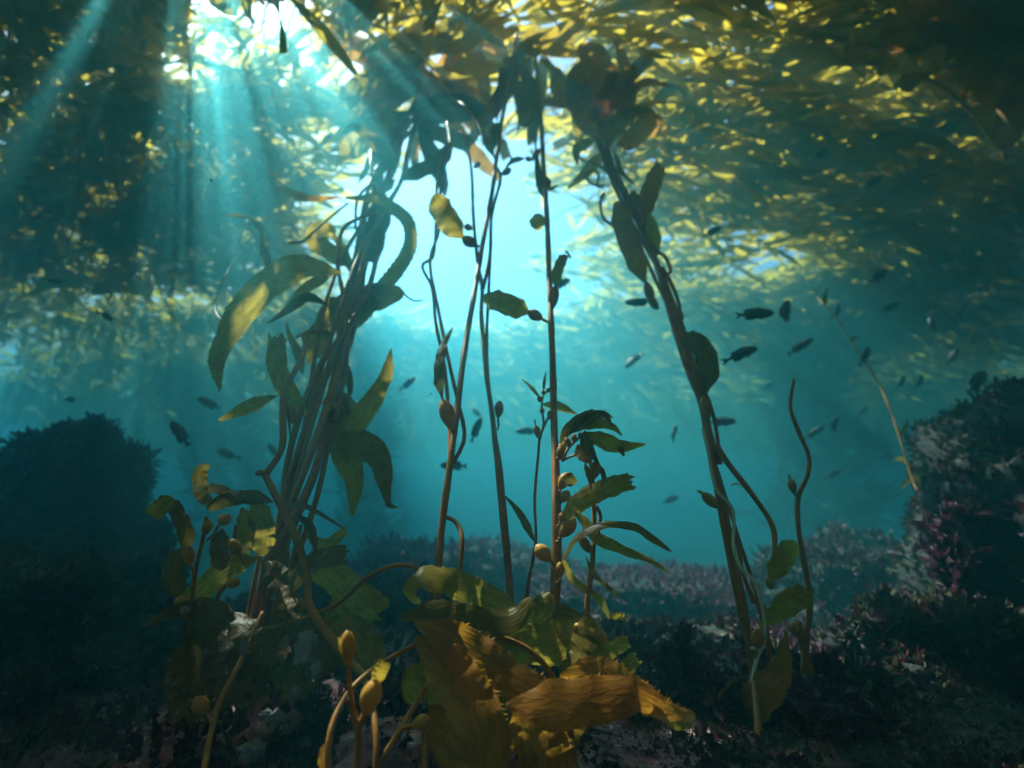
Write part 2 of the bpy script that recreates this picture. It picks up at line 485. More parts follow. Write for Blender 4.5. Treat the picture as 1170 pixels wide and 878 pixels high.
def canopy():
    rnd = random.Random(21)
    P, D, L, W = [], [], [], []
    ST = MB()
    def add(x, y, big, stem=False):
        ang = math.atan2(-0.6, 1.0) + 0.5 * mnoise.noise(Vector((x * 0.5, y * 0.5, 4.0))) + rnd.gauss(0, 0.22)
        dx, dy = math.cos(ang), math.sin(ang)
        z = 4.6 - abs(rnd.gauss(0, 0.26))
        ln = rnd.uniform(0.7, 1.6) * big
        hang = abs(rnd.gauss(0, 0.30))
        if stem:
            C = cr([(x + dx * ln * (t - 0.5) * 1.3 + rnd.gauss(0, .06), y + dy * ln * (t - 0.5) * 1.3 + rnd.gauss(0, .06), min(4.58, z + rnd.gauss(0, .05))) for t in (0, .25, .5, .75, 1)], 12)
            tube(ST, C, 0.008, 5)
        for i in range(rnd.randint(6, 10)):
            t = rnd.uniform(-0.5, 0.5)
            P.append((x + dx * ln * t + rnd.gauss(0, .04), y + dy * ln * t + rnd.gauss(0, .04), z + rnd.gauss(0, .03)))
            f = rnd.uniform(0.6, 1.2)
            D.append((dx * f + rnd.gauss(0, .28), dy * f + rnd.gauss(0, .28), -hang + rnd.gauss(0, .2)))
            q = rnd.choice((0.6, 0.8, 1.0, 1.0, 1.2, 1.7)); L.append(rnd.uniform(0.3, 0.75) * big * q ** 0.7); W.append(rnd.uniform(0.03, 0.07) * big * q)
    n = 0
    while n < 6500:
        x, y = rnd.uniform(-12, 12), rnd.uniform(1.2, 12.5)
        if rnd.random() * 1.4 > density(x, y): continue
        n += 1; add(x, y, 1.0, n % 6 == 0)
    n = 0
    while n < 2000:                                     # the mat goes on over and behind the camera
        x, y = rnd.uniform(-12, 12), rnd.uniform(-9, 1.3)
        if rnd.random() > 0.75 + 0.6 * fbm(x * 0.7, y * 0.7, 2.0, 2): continue
        n += 1; add(x, y, 1.7)
    n = 0
    while n < 2400:                                     # and on into the distance
        x, y = rnd.uniform(-22, 22), rnd.uniform(12.5, 28)
        if rnd.random() * 1.3 > density(x, y): continue
        n += 1; add(x, y, 2.2)
    P, D, L, W = np.array(P), np.array(D), np.array(L), np.array(W)
    keep = np.ones(len(P), bool)
    Dn = D / np.linalg.norm(D, axis=1, keepdims=True)
    sd = np.array(SUN_DIR)
    for (cx, cy, r) in SHAFTS:
        for t in (0.0, 0.2, 0.4, 0.6, 0.8, 1.0):
            q = P + Dn * (L * t)[:, None] - np.array([cx, cy, 4.3])
            dist = np.linalg.norm(q - (q @ sd)[:, None] * sd, axis=1)
            keep &= dist > r
    P, D, L, W = P[keep], D[keep], L[keep], W[keep]
    V, Q, UV = leaves(P, D, L, W, 5, 0.35, 5, tilt=((0, 0, 0.7), 0.8))
    V[:, 2] = np.minimum(V[:, 2], WATER_TOP - 0.03)
    o = quad_mesh('kelp_canopy', V, Q, UV, M['canopy'])
    tag(o, 'backlit golden kelp canopy matted across the water surface overhead', 'kelp canopy', kind='stuff')
    so = ST.build('stipe', M['stipe'], o); so['kind'] = 'stuff'
    print('CANOPY', n, len(P), len(Q))
canopy()


# ------------------------------------------------------------------ builders for kelp
CAMV = np.array([0, 0, CAM_H])

def pts3(pts, Y):
    """photograph pixels (x, y) or (x, y, Y) -> world points; Y may be a start and an end distance"""
    n = len(pts); out = []
    for i, p in enumerate(pts):
        if len(p) == 3: out.append(at(p[0], p[1], p[2])); continue
        if isinstance(Y, tuple): yy = Y[0] + (Y[1] - Y[0]) * (i / max(1, n - 1))
        else: yy = Y
        out.append(at(p[0], p[1], yy))
    return out

def stipe(t, pts, w, Y=1.2, mat='stipe', name='stipe', n=None, w1=None, wob=0.0):
    """a stem through photograph pixels, w pixels thick at its first point and w1 at its last"""
    P = pts3(pts, Y)
    w1 = w if w1 is None else w1
    r0 = metres(w, P[0]) / 2; r1 = metres(w1, P[-1]) / 2
    C = cr(P, n or max(10, 7 * len(pts)))
    k = len(C); s = np.linspace(0, 1, k)
    if wob:
        sd = rng.uniform(0, 9)
        C[:, 0] += wob * np.sin(s * 17 + sd) * s * (1 - s) * 3
        C[:, 1] += wob * np.cos(s * 13 + sd) * s * (1 - s) * 3
    C[:, 2] = np.minimum(C[:, 2], WATER_TOP - 0.12)
    mb = MB(); tube(mb, C, r0 + (r1 - r0) * s, 8, rng.uniform(0, 9))
    return mb.build(name, M[mat], t)

def blade_geo(C, width, tw=(0.0, 0.0), tip='point', base=0.12, ruffle=0.10, cup=0.12, teeth=True, seed=0, m=8, freq=5.0, view=None, full=0.3):
    g = random.Random(seed)
    C = np.asarray(C, float); n = len(C)
    T = frames(C)
    V = (C - CAMV) if view is None else np.broadcast_to(np.asarray(view, float), C.shape)
    S = np.cross(T, V); S /= np.maximum(np.linalg.norm(S, axis=1, keepdims=True), 1e-6)
    for _ in range(2):
        S[1:-1] = (S[:-2] + S[1:-1] * 2 + S[2:]) / 4
    S /= np.maximum(np.linalg.norm(S, axis=1, keepdims=True), 1e-6)
    Nn = np.cross(S, T); Nn /= np.maximum(np.linalg.norm(Nn, axis=1, keepdims=True), 1e-6)
    s = np.linspace(0, 1, n)
    a = tw[0] + (tw[1] - tw[0]) * s
    S2 = S * np.cos(a)[:, None] + Nn * np.sin(a)[:, None]
    N2 = np.cross(S2, T)
    w = np.clip(base + (1 - base) * np.sin(np.minimum(s / full, 1) * np.pi / 2) ** 1.3, 0, 1)
    if tip == 'point': w *= np.clip((1 - s) / 0.55, 0, 1) ** 0.75 * 0.985 + 0.015
    elif tip == 'round': w *= np.sqrt(np.clip((1 - s) / 0.22, 0, 1)) * 0.97 + 0.03
    elif tip == 'torn': w *= np.clip((1 - s) / 0.3, 0, 1) ** 0.4 * 0.25 + 0.75
    w *= 1 + 0.05 * np.sin(s * 23 + seed)
    hw = width / 2 * w
    ph = g.uniform(0, 6); ph2 = g.uniform(0, 6)
    L = np.concatenate([[0], np.cumsum(np.linalg.norm(np.diff(C, axis=0), axis=1))])
    vs = np.linspace(-1, 1, m + 1)
    Vv = np.empty((n, m + 1, 3)); UV = np.empty((n, m + 1, 2))
    off = g.uniform(0, 20)
    for j, v in enumerate(vs):
        amp = ruffle * abs(v) ** 1.7
        ruf = amp * np.sin(2 * np.pi * freq * s + ph + (1.7 if v > 0 else 0)) + 0.4 * amp * np.sin(2 * np.pi * freq * 2.3 * s + ph2 + v)
        crk = 0.022 * np.sin(s * 90 + v * 9 + 3 * np.sin(s * 31 + v * 5))
        Vv[:, j] = C + S2 * (hw * v)[:, None] + N2 * (hw * (cup * (v * v - 0.3) + ruf + crk))[:, None]
        UV[:, j, 0] = L + off; UV[:, j, 1] = hw * v + off
    if tip == 'torn':                                   # ragged end
        for j in range(m + 1):
            k = g.uniform(-1, 0.4) * (L[-1] * 0.08)
            Vv[-1, j] += T[-1] * k
            Vv[-2, j] += T[-1] * k * 0.4
    verts = Vv.reshape(-1, 3); uv = UV.reshape(-1, 2)
    M1 = m + 1
    F = [(i * M1 + j, i * M1 + j + 1, (i + 1) * M1 + j + 1, (i + 1) * M1 + j) for i in range(n - 1) for j in range(m)]
    if teeth:
        ev, eu, ef = [], [], []
        nb = len(verts)
        for j, sg in ((0, -1), (m, 1)):
            for i in range(2, n - 1):
                if g.random() < 0.32: continue
                p0, p1 = Vv[i - 1, j], Vv[i, j]
                q0 = p0 + (p1 - p0) * 0.25; q1 = p0 + (p1 - p0) * 0.70
                ln = g.uniform(0.25, 1.25) * min(0.0065, width * 0.085)
                tp = (q0 + q1) / 2 + S2[i] * sg * ln + T[i] * ln * 0.7
                k = nb + len(ev)
                ev += [q0, q1, tp]; eu += [uv[i * M1 + j]] * 3
                ef.append((k, k + 1, k + 2))
        if ev:
            verts = np.vstack([verts, np.array(ev)]); uv = np.vstack([uv, np.array(eu)]); F += ef
    return verts, F, uv

BN = [0]
def blade(t, pts, w, Y=1.2, mat='blade', tw=None, tip='point', teeth=True, wavy=0.0, label=None, name='blade', **kw):
    """a kelp blade along photograph pixels, at most w pixels wide"""
    BN[0] += 1
    g = random.Random(BN[0] * 7 + 1)
    P = pts3(pts, Y)
    n = 34 if w < 16 else 46
    C = cr(P, n)
    if wavy == 0.0: wavy = 0.035
    s = np.linspace(0, 1, n); Lt = np.linalg.norm(np.diff(C, axis=0), axis=1).sum()
    d = C - CAMV; d /= np.linalg.norm(d, axis=1, keepdims=True)
    C = C + d * (wavy * Lt * np.sin(s * g.uniform(3, 7) + g.uniform(0, 6)) * np.minimum(s * 4, 1))[:, None]
    if tw is None: tw = (g.uniform(-0.3, 0.3), g.uniform(-0.5, 0.5))
    mid = Vector(C[n // 2])
    W = metres(w, mid) / max(0.75, math.cos((tw[0] + tw[1]) / 2))
    v, f, uv = blade_geo(C, W, tw, tip, teeth=teeth and w > 7, seed=BN[0], m=8 if w > 12 else 4, **kw)
    v[:, 2] = np.minimum(v[:, 2], WATER_TOP - 0.08 + 0.04 * np.sin(v[:, 0] * 9 + v[:, 1] * 7))
    mb = MB(); mb.add(v, f, uv)
    o = mb.build(name, M[mat], t)
    if label: o['label'] = label
    return o

def bladder(t, p0, p1, w, Y=1.2, mat='bladder', stem=None):
    """a pear-shaped gas bladder from its stalk end p0 to its tip p1 (pixels), w pixels thick; stem: pixel where its stalk starts"""
    A, Bq = pts3([p0, p1], Y)
    n, sides = 13, 12
    s = np.linspace(0, 1, n)
    prof = np.sin(np.pi * s ** 0.95) ** 0.72 * (0.70 + 0.45 * s) * 0.96 + 0.13 * (1 - s) + 0.10 * s
    prof /= prof.max()
    C = cr([A, Bq], n)
    mb = MB(); tube(mb, C, prof * metres(w, A) / 2, sides, 0, 0.0)
    o = mb.build('bladder', M[mat], t)
    if stem is not None:
        mb = MB()
        P = pts3([stem, ((stem[0] + p0[0]) / 2 + 1, (stem[1] + p0[1]) / 2 + 1.5), p0], Y)
        tube(mb, cr(P, 6), np.linspace(metres(max(2.2, w * 0.2), P[0]) / 2, metres(max(2.6, w * 0.26), P[0]) / 2, 6), 6)
        mb.build('stalk', M['stipe'], o)
    return o

def kelp(name, label, base_px, Y, cat='kelp', group=None):
    p = at(base_px[0], base_px[1], Y)
    return thing(name, (p.x, p.y, ground_h(p.x, p.y)), label, cat, group)

def clump(t, c, Y, count, L, w, dirs, mat='blade', seed=1, spread=0.35, view=None):
    """blades fanning from the head of a plant; dirs are pixel directions to favour"""
    g = random.Random(seed)
    for i in range(count):
        dx, dy = dirs[i % len(dirs)]
        a = math.atan2(dy, dx) + g.gauss(0, spread)
        l = g.uniform(*L)
        yy = Y + g.uniform(-0.12, 0.08)
        x0, y0 = c[0] + g.gauss(0, 6), c[1] + g.gauss(0, 6)
        bend = g.uniform(-0.6, 0.6)
        P = [(x0, y0)]
        for k in range(1, 4):
            aa = a + bend * k / 2
            P.append((P[-1][0] + math.cos(aa) * l / 3, P[-1][1] + math.sin(aa) * l / 3))
        y1 = yy + g.uniform(-0.2, 0.08)
        blade(t, P, g.uniform(*w), (yy, y1), mat, tw=(g.uniform(-.8, .8), g.uniform(-1.0, 1.0)), tip=g.choice(['point', 'torn', 'round']), ruffle=0.16)

# ================================================================== the kelp plants
# ---- the thick bundle on the left
A = kelp('giant_kelp', 'tall bundle of twisted brown kelp stems with golden blades, left of centre', (300, 760), 1.32)
AC = [(292, 790, 1.30), (300, 740, 1.30), (320, 650, 1.30), (347, 545, 1.36), (374, 430, 1.5), (399, 335, 1.72), (433, 225, 2.15), (468, 150, 2.75), (494, 92, 3.4)]
AH = [15, 17, 21, 22, 21, 18, 15, 14, 12]
g = random.Random(3)
for i in range(12):
    ph = g.uniform(0, 6.28); tws = g.uniform(0.6, 1.6); rr = g.uniform(0.35, 1.0)
    P = []
    for k, (x, y, d) in enumerate(AC):
        a = ph + tws * k
        P.append((x + AH[k] * rr * math.cos(a), y + 3 * math.sin(a), d + AH[k] * rr * 0.0022 * d * math.sin(a)))
    stipe(A, P, g.uniform(5, 8.5), w1=g.uniform(2.5, 4), n=80, wob=0.03)
# the bare branching stem in front of the bundle
stipe(A, [(418, 775, 1.02), (385, 738, 1.05), (354, 692, 1.1), (351, 655, 1.13), (336, 610, 1.15), (314, 565, 1.17), (303, 543, 1.18)], 9, w1=8, n=48)
stipe(A, [(303, 543, 1.18), (322, 512, 1.2), (323, 470, 1.22), (326, 445, 1.25), (342, 415, 1.3), (349, 395, 1.35), (347, 382, 1.4), (362, 379, 1.45), (376, 381, 1.5)], 8, w1=5, n=56)
stipe(A, [(303, 543, 1.18), (297, 540, 1.17), (293, 542, 1.17)], 7, w1=6)
stipe(A, [(347, 384, 1.38), (343, 383, 1.38), (338, 386, 1.38)], 5, w1=4)
# blades from the foot of the picture upwards
blade(A, [(388, 312), (348, 305), (314, 320), (283, 349), (260, 384), (248, 413), (251, 448)], 33, (1.6, 1.35), 'blade_green', tw=(0.5, 0.1), full=0.2, label='broad golden blade arching down to the left')
blade(A, [(385, 310), (352, 328), (330, 350), (313, 366)], 12, (1.66, 1.6), 'blade')
blade(A, [(376, 350), (352, 340), (330, 354), (304, 371)], 11, (1.55, 1.45), 'blade_dark')
blade(A, [(358, 378), (386, 356), (420, 342), (462, 334)], 30, (1.8, 1.75), 'blade', tip='round', full=0.25)
stipe(A, [(459, 333), (466, 340), (474, 344), (484, 343)], 2.5, 1.75, w1=1.5)
blade(A, [(312, 212), (350, 226), (392, 226)], 9, (1.75, 1.8), 'blade_brown', tip='point', base=0.02, tw=(0.4, 0.2))
blade(A, [(395, 226), (432, 228), (462, 248), (470, 276), (455, 308), (436, 330), (420, 356), (402, 378)], 15, (1.9, 1.7), 'blade_green', tip='round', base=0.25, tw=(0.7, 0.3))
bladder(A, (403, 377), (389, 384), 14, 1.65)
blade(A, [(315, 319), (303, 292), (301, 268), (288, 252), (272, 247), (250, 246)], 9, (1.6, 1.55), 'blade_dark', tw=(0.6, 0.9))
blade(A, [(408, 305), (384, 292), (362, 277), (360, 268), (374, 263), (383, 268)], 20, (1.95, 1.9), 'blade', tip='round')
blade(A, [(400, 312), (392, 285), (378, 268), (370, 272)], 10, (1.85, 1.8), 'blade_green')
stipe(A, [(330, 278), (346, 276), (362, 262), (378, 248), (398, 232)], 3.5, (1.75, 1.9), w1=2)
stipe(A, [(268, 371), (249, 362), (246, 345), (256, 318), (266, 300), (276, 268), (283, 252)], 2.6, (1.7, 2.2), w1=1.6)
stipe(A, [(392, 336), (386, 300), (392, 262), (414, 248), (428, 244)], 5, (1.65, 1.9), w1=4)
stipe(A, [(406, 262), (408, 230), (420, 214), (430, 214)], 3, (1.9, 2.1))
stipe(A, [(418, 262), (428, 236), (424, 190), (424, 172)], 3, (1.9, 2.3))
blade(A, [(352, 476), (332, 452), (317, 420), (317, 382)], 21, (1.42, 1.36), 'blade_green', tip='torn', tw=(0.3, 0.0))
blade(A, [(346, 428), (341, 405), (331, 384), (327, 368)], 10, (1.45, 1.4), 'blade')
blade(A, [(319, 452), (300, 458), (274, 470), (249, 481)], 17, (1.24, 1.2), 'blade_green', tw=(0.5, 0.2), base=0.05, full=0.5)
bladder(A, (336, 485), (330, 463), 12, 1.35, stem=(338, 498))
blade(A, [(326, 458), (330, 480), (332, 505)], 4, 1.23, 'blade_dark')
blade(A, [(358, 512), (380, 497), (404, 484), (427, 455), (441, 428), (447, 398)], 25, (1.38, 1.3), 'blade', tw=(1.0, 0.1), base=0.3)
blade(A, [(364, 486), (380, 498), (396, 520), (405, 550), (402, 592)], 30, (1.4, 1.34), 'blade_green', tw=(0.3, -0.1))
blade(A, [(378, 500), (388, 525), (398, 556)], 16, (1.46, 1.44), 'blade')
blade(A, [(388, 494), (414, 504), (434, 526), (440, 556), (444, 580)], 29, (1.36, 1.28), 'blade_dark', tw=(-0.3, 0.2), tip='point', full=0.35)
blade(A, [(440, 574), (448, 579), (456, 580)], 6, 1.28, 'blade_dark', teeth=False)
for P, w in (([(366, 462), (384, 454), (402, 468), (412, 505)], 16), ([(370, 482), (386, 476), (404, 492), (408, 520)], 15), ([(374, 455), (392, 462), (398, 480)], 14), ([(380, 470), (398, 478), (410, 470)], 10)):
    blade(A, P, w, (1.5, 1.48), 'blade', tip='round')
blade(A, [(366, 490), (380, 486), (393, 480)], 12, 1.4, 'blade_dark')
stipe(A, [(364, 484), (372, 470), (384, 464), (392, 466)], 3, 1.4)
bladder(A, (378, 463), (385, 466), 9, 1.4)
blade(A, [(352, 415), (362, 392), (376, 366), (384, 340)], 26, (1.6, 1.68), 'blade', tip='round')
blade(A, [(380, 400), (392, 420), (400, 442), (398, 455)], 14, (1.55, 1.5), 'blade_dark')
blade(A, [(424, 300), (428, 270), (437, 240), (438, 222)], 24, (1.85, 2.1), 'blade_dark', tip='torn', base=0.5)
blade(A, [(456, 206), (478, 196), (502, 184), (517, 164)], 16, (2.25, 2.2), 'blade_dark', tip='round')
blade(A, [(452, 198), (440, 176), (424, 160), (404, 146), (386, 156)], 16, (2.3, 2.2), 'blade_dark', tw=(0.4, 0.8))
blade(A, [(388, 178), (420, 156), (452, 132)], 24, (2.5, 2.6), 'blade', tip='torn', base=0.6)
blade(A, [(452, 205), (440, 214), (428, 206), (424, 184)], 12, 2.25, 'blade_dark')
bladder(A, (452, 175), (447, 188), 9, 2.35)
# crown of the bundle: ragged dark blades spread under the surface
blade(A, [(498, 96), (455, 66), (405, 52), (348, 54)], 30, (3.4, 3.35), 'blade_brown', tip='torn', tw=(0.3, 0.5))
blade(A, [(500, 92), (536, 50), (575, 66), (592, 100)], 26, (3.4, 3.35), 'blade_brown', tip='point', tw=(0.2, 0.5))
blade(A, [(492, 98), (460, 88), (420, 100), (392, 116)], 28, (3.4, 3.35), 'blade_dark', tip='torn')
blade(A, [(494, 100), (520, 112), (545, 130), (568, 120)], 26, (3.4, 3.35), 'blade', tip='torn')
clump(A, (494, 92), 3.4, 18, (80, 170), (8, 17), [(-1, -0.2), (-0.9, 0.3), (-0.3, -0.9), (0.7, -0.3), (-0.8, 0.0), (0.5, 0.5), (0.8, 0.1)], 'blade_brown', 5)
clump(A, (470, 130), 2.95, 10, (60, 110), (9, 18), [(-1, 0.2), (0.9, 0.3), (-0.5, 0.8), (0.6, -0.5)], 'blade_dark', 6)
clump(A, (540, 40), 3.35, 6, (70, 140), (8, 15), [(1, 0.4), (0.2, 1), (-1, 0.0)], 'blade', 8)

# ---- the old overgrown kelp at the foot of the bundle
C = kelp('old_kelp', 'old tattered kelp spotted with white crust at the foot of the left bundle', (260, 800), 1.15)
stipe(C, [(196, 840, 1.15), (206, 790, 1.14), (213, 740, 1.12), (219, 690, 1.1), (223, 655, 1.1), (233, 610, 1.1), (236, 590, 1.1)], 6, w1=4, n=40)
stipe(C, [(243, 775, 1.2), (245, 725, 1.2), (248, 685, 1.18), (262, 652, 1.16), (270, 600, 1.15)], 6, w1=4, n=36)
stipe(C, [(232, 885, 0.95), (240, 842, 1.0), (252, 800, 1.05), (272, 762, 1.1), (300, 700, 1.2)], 8, w1=6, n=36)
for x0, x1 in ((285, 300), (295, 312), (306, 320), (318, 330), (278, 292)):
    stipe(C, [(x0 - 6, 800, 1.25), (x0, 740, 1.24), (x1, 660, 1.25), (x1 + 14, 600, 1.28)], 6, w1=5, n=30)
stipe(C, [(300, 720), (345, 708), (385, 690), (420, 660), (455, 646), (490, 655), (505, 672)], 6, (1.1, 1.12), w1=5, n=40)
blade(C, [(214, 634), (212, 606), (196, 572)], 15, (1.08, 1.05), 'blade_old', tip='torn')
blade(C, [(198, 570), (188, 576), (172, 590)], 19, (1.04, 1.02), 'blade_green', tip='torn', base=0.4)
bladder(C, (218, 646), (213, 623), 13, 1.08, stem=(222, 660))
blade(C, [(208, 684), (197, 660), (200, 642), (208, 626)], 19, (1.09, 1.08), 'blade_old', tip='round')
bladder(C, (205, 698), (208, 680), 14, 1.08, stem=(216, 708))
blade(C, [(295, 638), (262, 648), (236, 670), (208, 694)], 25, (1.16, 1.12), 'blade_green', tip='torn')
blade(C, [(268, 708), (238, 696), (196, 700), (160, 717)], 22, (1.12, 1.04), 'blade_old', tip='point', tw=(0.2, 0.6))
blade(C, [(240, 580), (230, 560), (230, 538), (240, 532)], 15, (1.12, 1.14), 'blade_old', tip='round')
blade(C, [(278, 574), (258, 562), (238, 556)], 10, (1.14, 1.12), 'blade_old', tip='torn')
blade(C, [(312, 574), (286, 568), (258, 572), (236, 582)], 16, (1.16, 1.1), 'blade_old', tip='round')
blade(C, [(288, 572), (299, 598), (300, 636)], 24, (1.2, 1.18), 'blade_green', tip='round')
blade(C, [(276, 580), (282, 604), (276, 634)], 18, (1.2, 1.16), 'blade_green', tip='torn')
blade(C, [(254, 604), (250, 626), (254, 652)], 18, (1.13, 1.1), 'blade_old', tip='round')
bladder(C, (274, 634), (263, 616), 13, 1.08, stem=(280, 645)); bladder(C, (234, 612), (239, 594), 11, 1.08)
bladder(C, (258, 668), (274, 664), 13, 1.08, stem=(248, 680)); bladder(C, (320, 716), (324, 688), 12, 1.12, stem=(314, 734)); bladder(C, (250, 600), (262, 588), 14, 1.12, stem=(236, 618))
bladder(C, (236, 816), (223, 797), 17, 0.98, stem=(243, 828)); bladder(C, (344, 702), (342, 684), 11, 1.2, stem=(346, 722))
blade(C, [(232, 800), (222, 770), (226, 738)], 15, (0.99, 1.0), 'blade_old', tip='torn')
blade(C, [(318, 574), (352, 580), (396, 606)], 6, (1.15, 1.1), 'blade_old', tw=(0.9, 0.6))
blade(C, [(338, 586), (356, 604), (362, 642)], 9, (1.14, 1.1), 'blade_old', tw=(0.8, 0.4))
blade(C, [(318, 690), (336, 662), (362, 640), (400, 632)], 20, (1.18, 1.08), 'blade_old', tip='torn', tw=(0.9, 0.1))
blade(C, [(345, 640), (372, 652), (410, 682), (440, 700)], 32, (1.2, 1.16), 'blade_green', tip='torn')
blade(C, [(384, 676), (398, 706), (414, 736), (430, 770)], 44, (1.18, 1.12), 'blade_green', tip='round', tw=(0.4, 0.7))
blade(C, [(350, 612), (372, 622), (398, 604)], 12, (1.2, 1.15), 'blade_green', tip='torn')
for P, w in (([(246, 720), (228, 745), (212, 790)], 40), ([(250, 718), (262, 752), (260, 810)], 44), ([(280, 720), (296, 760), (300, 812)], 46), ([(310, 716), (330, 752), (346, 800)], 44),
             ([(268, 700), (290, 730), (330, 748)], 34), ([(216, 730), (206, 770), (218, 830)], 30), ([(330, 700), (356, 730), (380, 772)], 40), ([(300, 640), (322, 670), (330, 712)], 26), ([(262, 690), (246, 712), (206, 730)], 26)):
    blade(C, P, w, (1.2, 1.1), 'blade_old', tip='torn', ruffle=0.2)
for (x, y, w, h, d) in ((349, 742, 22, 36, 1.06), (362, 766, 12, 18, 1.05), (310, 818, 24, 13, 1.05), (232, 746, 12, 7, 1.06), (278, 738, 7, 18, 1.06), (212, 698, 12, 8, 1.05), (288, 858, 26, 18, 0.98), (338, 790, 10, 12, 1.04)):
    # pale crust colonies on the blades
    c = at(x, y, d); r = metres(1, c)
    V, F = rock_mesh(w * r * 0.5, 0.006, h * r * 0.5, x, 4, 0.6, 2.6)
    mb = MB(); mb.add(V + np.array(c), F); mb.build('crust', M['bryozoan'], C)

# ---- first stem of the middle group
D = kelp('giant_kelp', 'slim kelp stem left of middle with a spiny leaf high up and long bladder halfway', (500, 700), 1.12)
stipe(D, [(497, 720, 1.12), (500, 665, 1.12), (505, 600, 1.15), (513, 540, 1.2), (521, 480, 1.27), (531, 400, 1.4), (543, 330, 1.55), (553, 270, 1.72), (563, 215, 1.9), (573, 140, 2.25), (584, 85, 2.6), (590, 40, 2.95)], 9, w1=4, n=90)
stipe(D, [(517, 530, 1.22), (529, 508, 1.24), (530, 488, 1.27), (520, 445, 1.34), (510, 400, 1.42), (500, 350, 1.55), (492, 310, 1.65), (493, 290, 1.72), (502, 260, 1.8), (504, 210, 2.0), (514, 165, 2.2), (511, 140, 2.3)], 5, w1=3, n=70)
stipe(D, [(513, 560, 1.2), (514, 500, 1.27), (508, 420, 1.4), (498, 370, 1.5), (494, 330, 1.6), (484, 310, 1.66), (483, 302, 1.68), (490, 298, 1.7), (497, 280, 1.75), (500, 200, 2.1), (508, 170, 2.2)], 5, w1=3, n=70)
stipe(D, [(508, 590, 1.17), (522, 598, 1.14), (528, 620, 1.1), (524, 662, 1.08)], 6, w1=5)
bladder(D, (517, 492), (506, 456), 18, 1.24, stem=(519, 500))
blade(D, [(506, 458), (501, 430), (505, 398), (518, 373)], 12, (1.24, 1.3), 'blade_dark', tw=(0.7, 0.5))
bladder(D, (545, 281), (528, 272), 13, 1.68, stem=(552, 280))
blade(D, [(530, 273), (516, 258), (504, 240), (496, 222)], 27, (1.68, 1.66), 'blade_green', tip='round', full=0.35, base=0.1)
bladder(D, (564, 178), (553, 154), 10, 2.05, stem=(567, 186))
stipe(D, [(553, 156, 2.05), (546, 142, 2.1), (532, 122, 2.2), (516, 112, 2.4)], 4, w1=3)
blade(D, [(574, 140), (566, 152), (568, 172)], 12, 2.2, 'blade_dark', tip='torn')
stipe(D, [(552, 330, 1.62), (560, 290, 1.68), (562, 245, 1.8), (572, 205, 1.95), (568, 192, 2.0)], 4.5, w1=3.5)
bladder(D, (573, 200), (584, 193), 8, 1.96); bladder(D, (540, 262), (530, 258), 8, 1.75)
blade(D, [(584, 90), (600, 60), (640, 40), (672, 22)], 20, (2.7, 2.8), 'blade', tip='torn')
blade(D, [(588, 70), (572, 110), (560, 130)], 17, (2.8, 2.7), 'blade_brown', tip='torn')
blade(D, [(588, 60), (606, 120), (612, 168)], 22, (2.8, 2.7), 'blade', tip='point')
clump(D, (590, 60), 3.0, 8, (60, 130), (8, 15), [(1, -0.5), (0.1, 1), (-0.8, -0.3), (0.5, 0.9), (-0.4, 0.9)], 'blade', 9)

# ---- second stem of the middle group
E = kelp('giant_kelp', 'thin bare kelp stem in the middle with one small bladder, left of the thick stem', (583, 700), 1.28)
stipe(E, [(588, 722, 1.28), (584, 690, 1.28), (576, 610, 1.3), (569, 540, 1.36), (563, 480, 1.44), (555, 420, 1.52), (550, 360, 1.62), (551, 330, 1.68), (546, 300, 1.76), (541, 250, 1.9), (538, 190, 2.15), (528, 145, 2.4)], 8, w1=3, n=80)
stipe(E, [(586, 700, 1.29), (578, 600, 1.32), (571, 530, 1.38), (561, 470, 1.46), (556, 400, 1.56), (558, 340, 1.66), (561, 280, 1.8)], 6, w1=3.5, n=50)
bladder(E, (569, 478), (571, 458), 11, 1.44, stem=(568, 492))
bladder(E, (541, 192), (549, 186), 6, 2.14)

# ---- the thick right-hand stem of the middle group
F_ = kelp('giant_kelp', 'thickest kelp stem in the middle, one ribbed leaf pointing left, bladders at its foot', (632, 720), 1.08)
stipe(F_, [(629, 740, 1.08), (631, 700, 1.08), (635, 640, 1.1), (635, 560, 1.15), (633, 480, 1.25), (631, 400, 1.37), (628, 330, 1.52), (625, 250, 1.75), (621, 190, 2.0), (617, 120, 2.4), (610, 50, 2.9)], 10, w1=4.5, n=90)
stipe(F_, [(640, 740, 1.09), (637, 700, 1.09), (639, 640, 1.11), (638, 560, 1.17), (634, 470, 1.28), (630, 380, 1.42), (627, 300, 1.6)], 6, w1=3.5, n=60)
bladder(F_, (620, 365), (603, 356), 13, 1.44, stem=(629, 368))
blade(F_, [(605, 358), (590, 352), (570, 344), (552, 339)], 24, (1.44, 1.46), 'blade_green', tip='round', full=0.3, base=0.15)
bladder(F_, (629, 356), (635, 326), 13, 1.48, stem=(629, 362))
blade(F_, [(635, 328), (637, 310), (645, 290)], 12, (1.5, 1.52), 'blade_green', tip='torn')
stipe(F_, [(646, 287), (650, 291), (652, 295)], 2.5, 1.52)
blade(F_, [(622, 249), (614, 254), (610, 262)], 16, 1.76, 'blade_green', tip='round', base=0.4)
blade(F_, [(624, 230), (616, 205), (612, 164)], 9, (1.85, 2.0), 'blade_dark')
blade(F_, [(622, 200), (628, 215), (638, 212)], 9, 2.0, 'blade_dark')
bladder(F_, (617, 170), (608, 184), 7, 2.1); bladder(F_, (608, 183), (600, 181), 6, 2.1)
blade(F_, [(600, 181), (586, 184), (576, 194)], 6, (2.1, 2.1), 'blade_dark')
blade(F_, [(616, 130), (606, 100), (592, 70)], 18, (2.4, 2.6), 'blade', tip='point')
blade(F_, [(614, 120), (600, 138), (590, 112)], 14, (2.4, 2.5), 'blade')
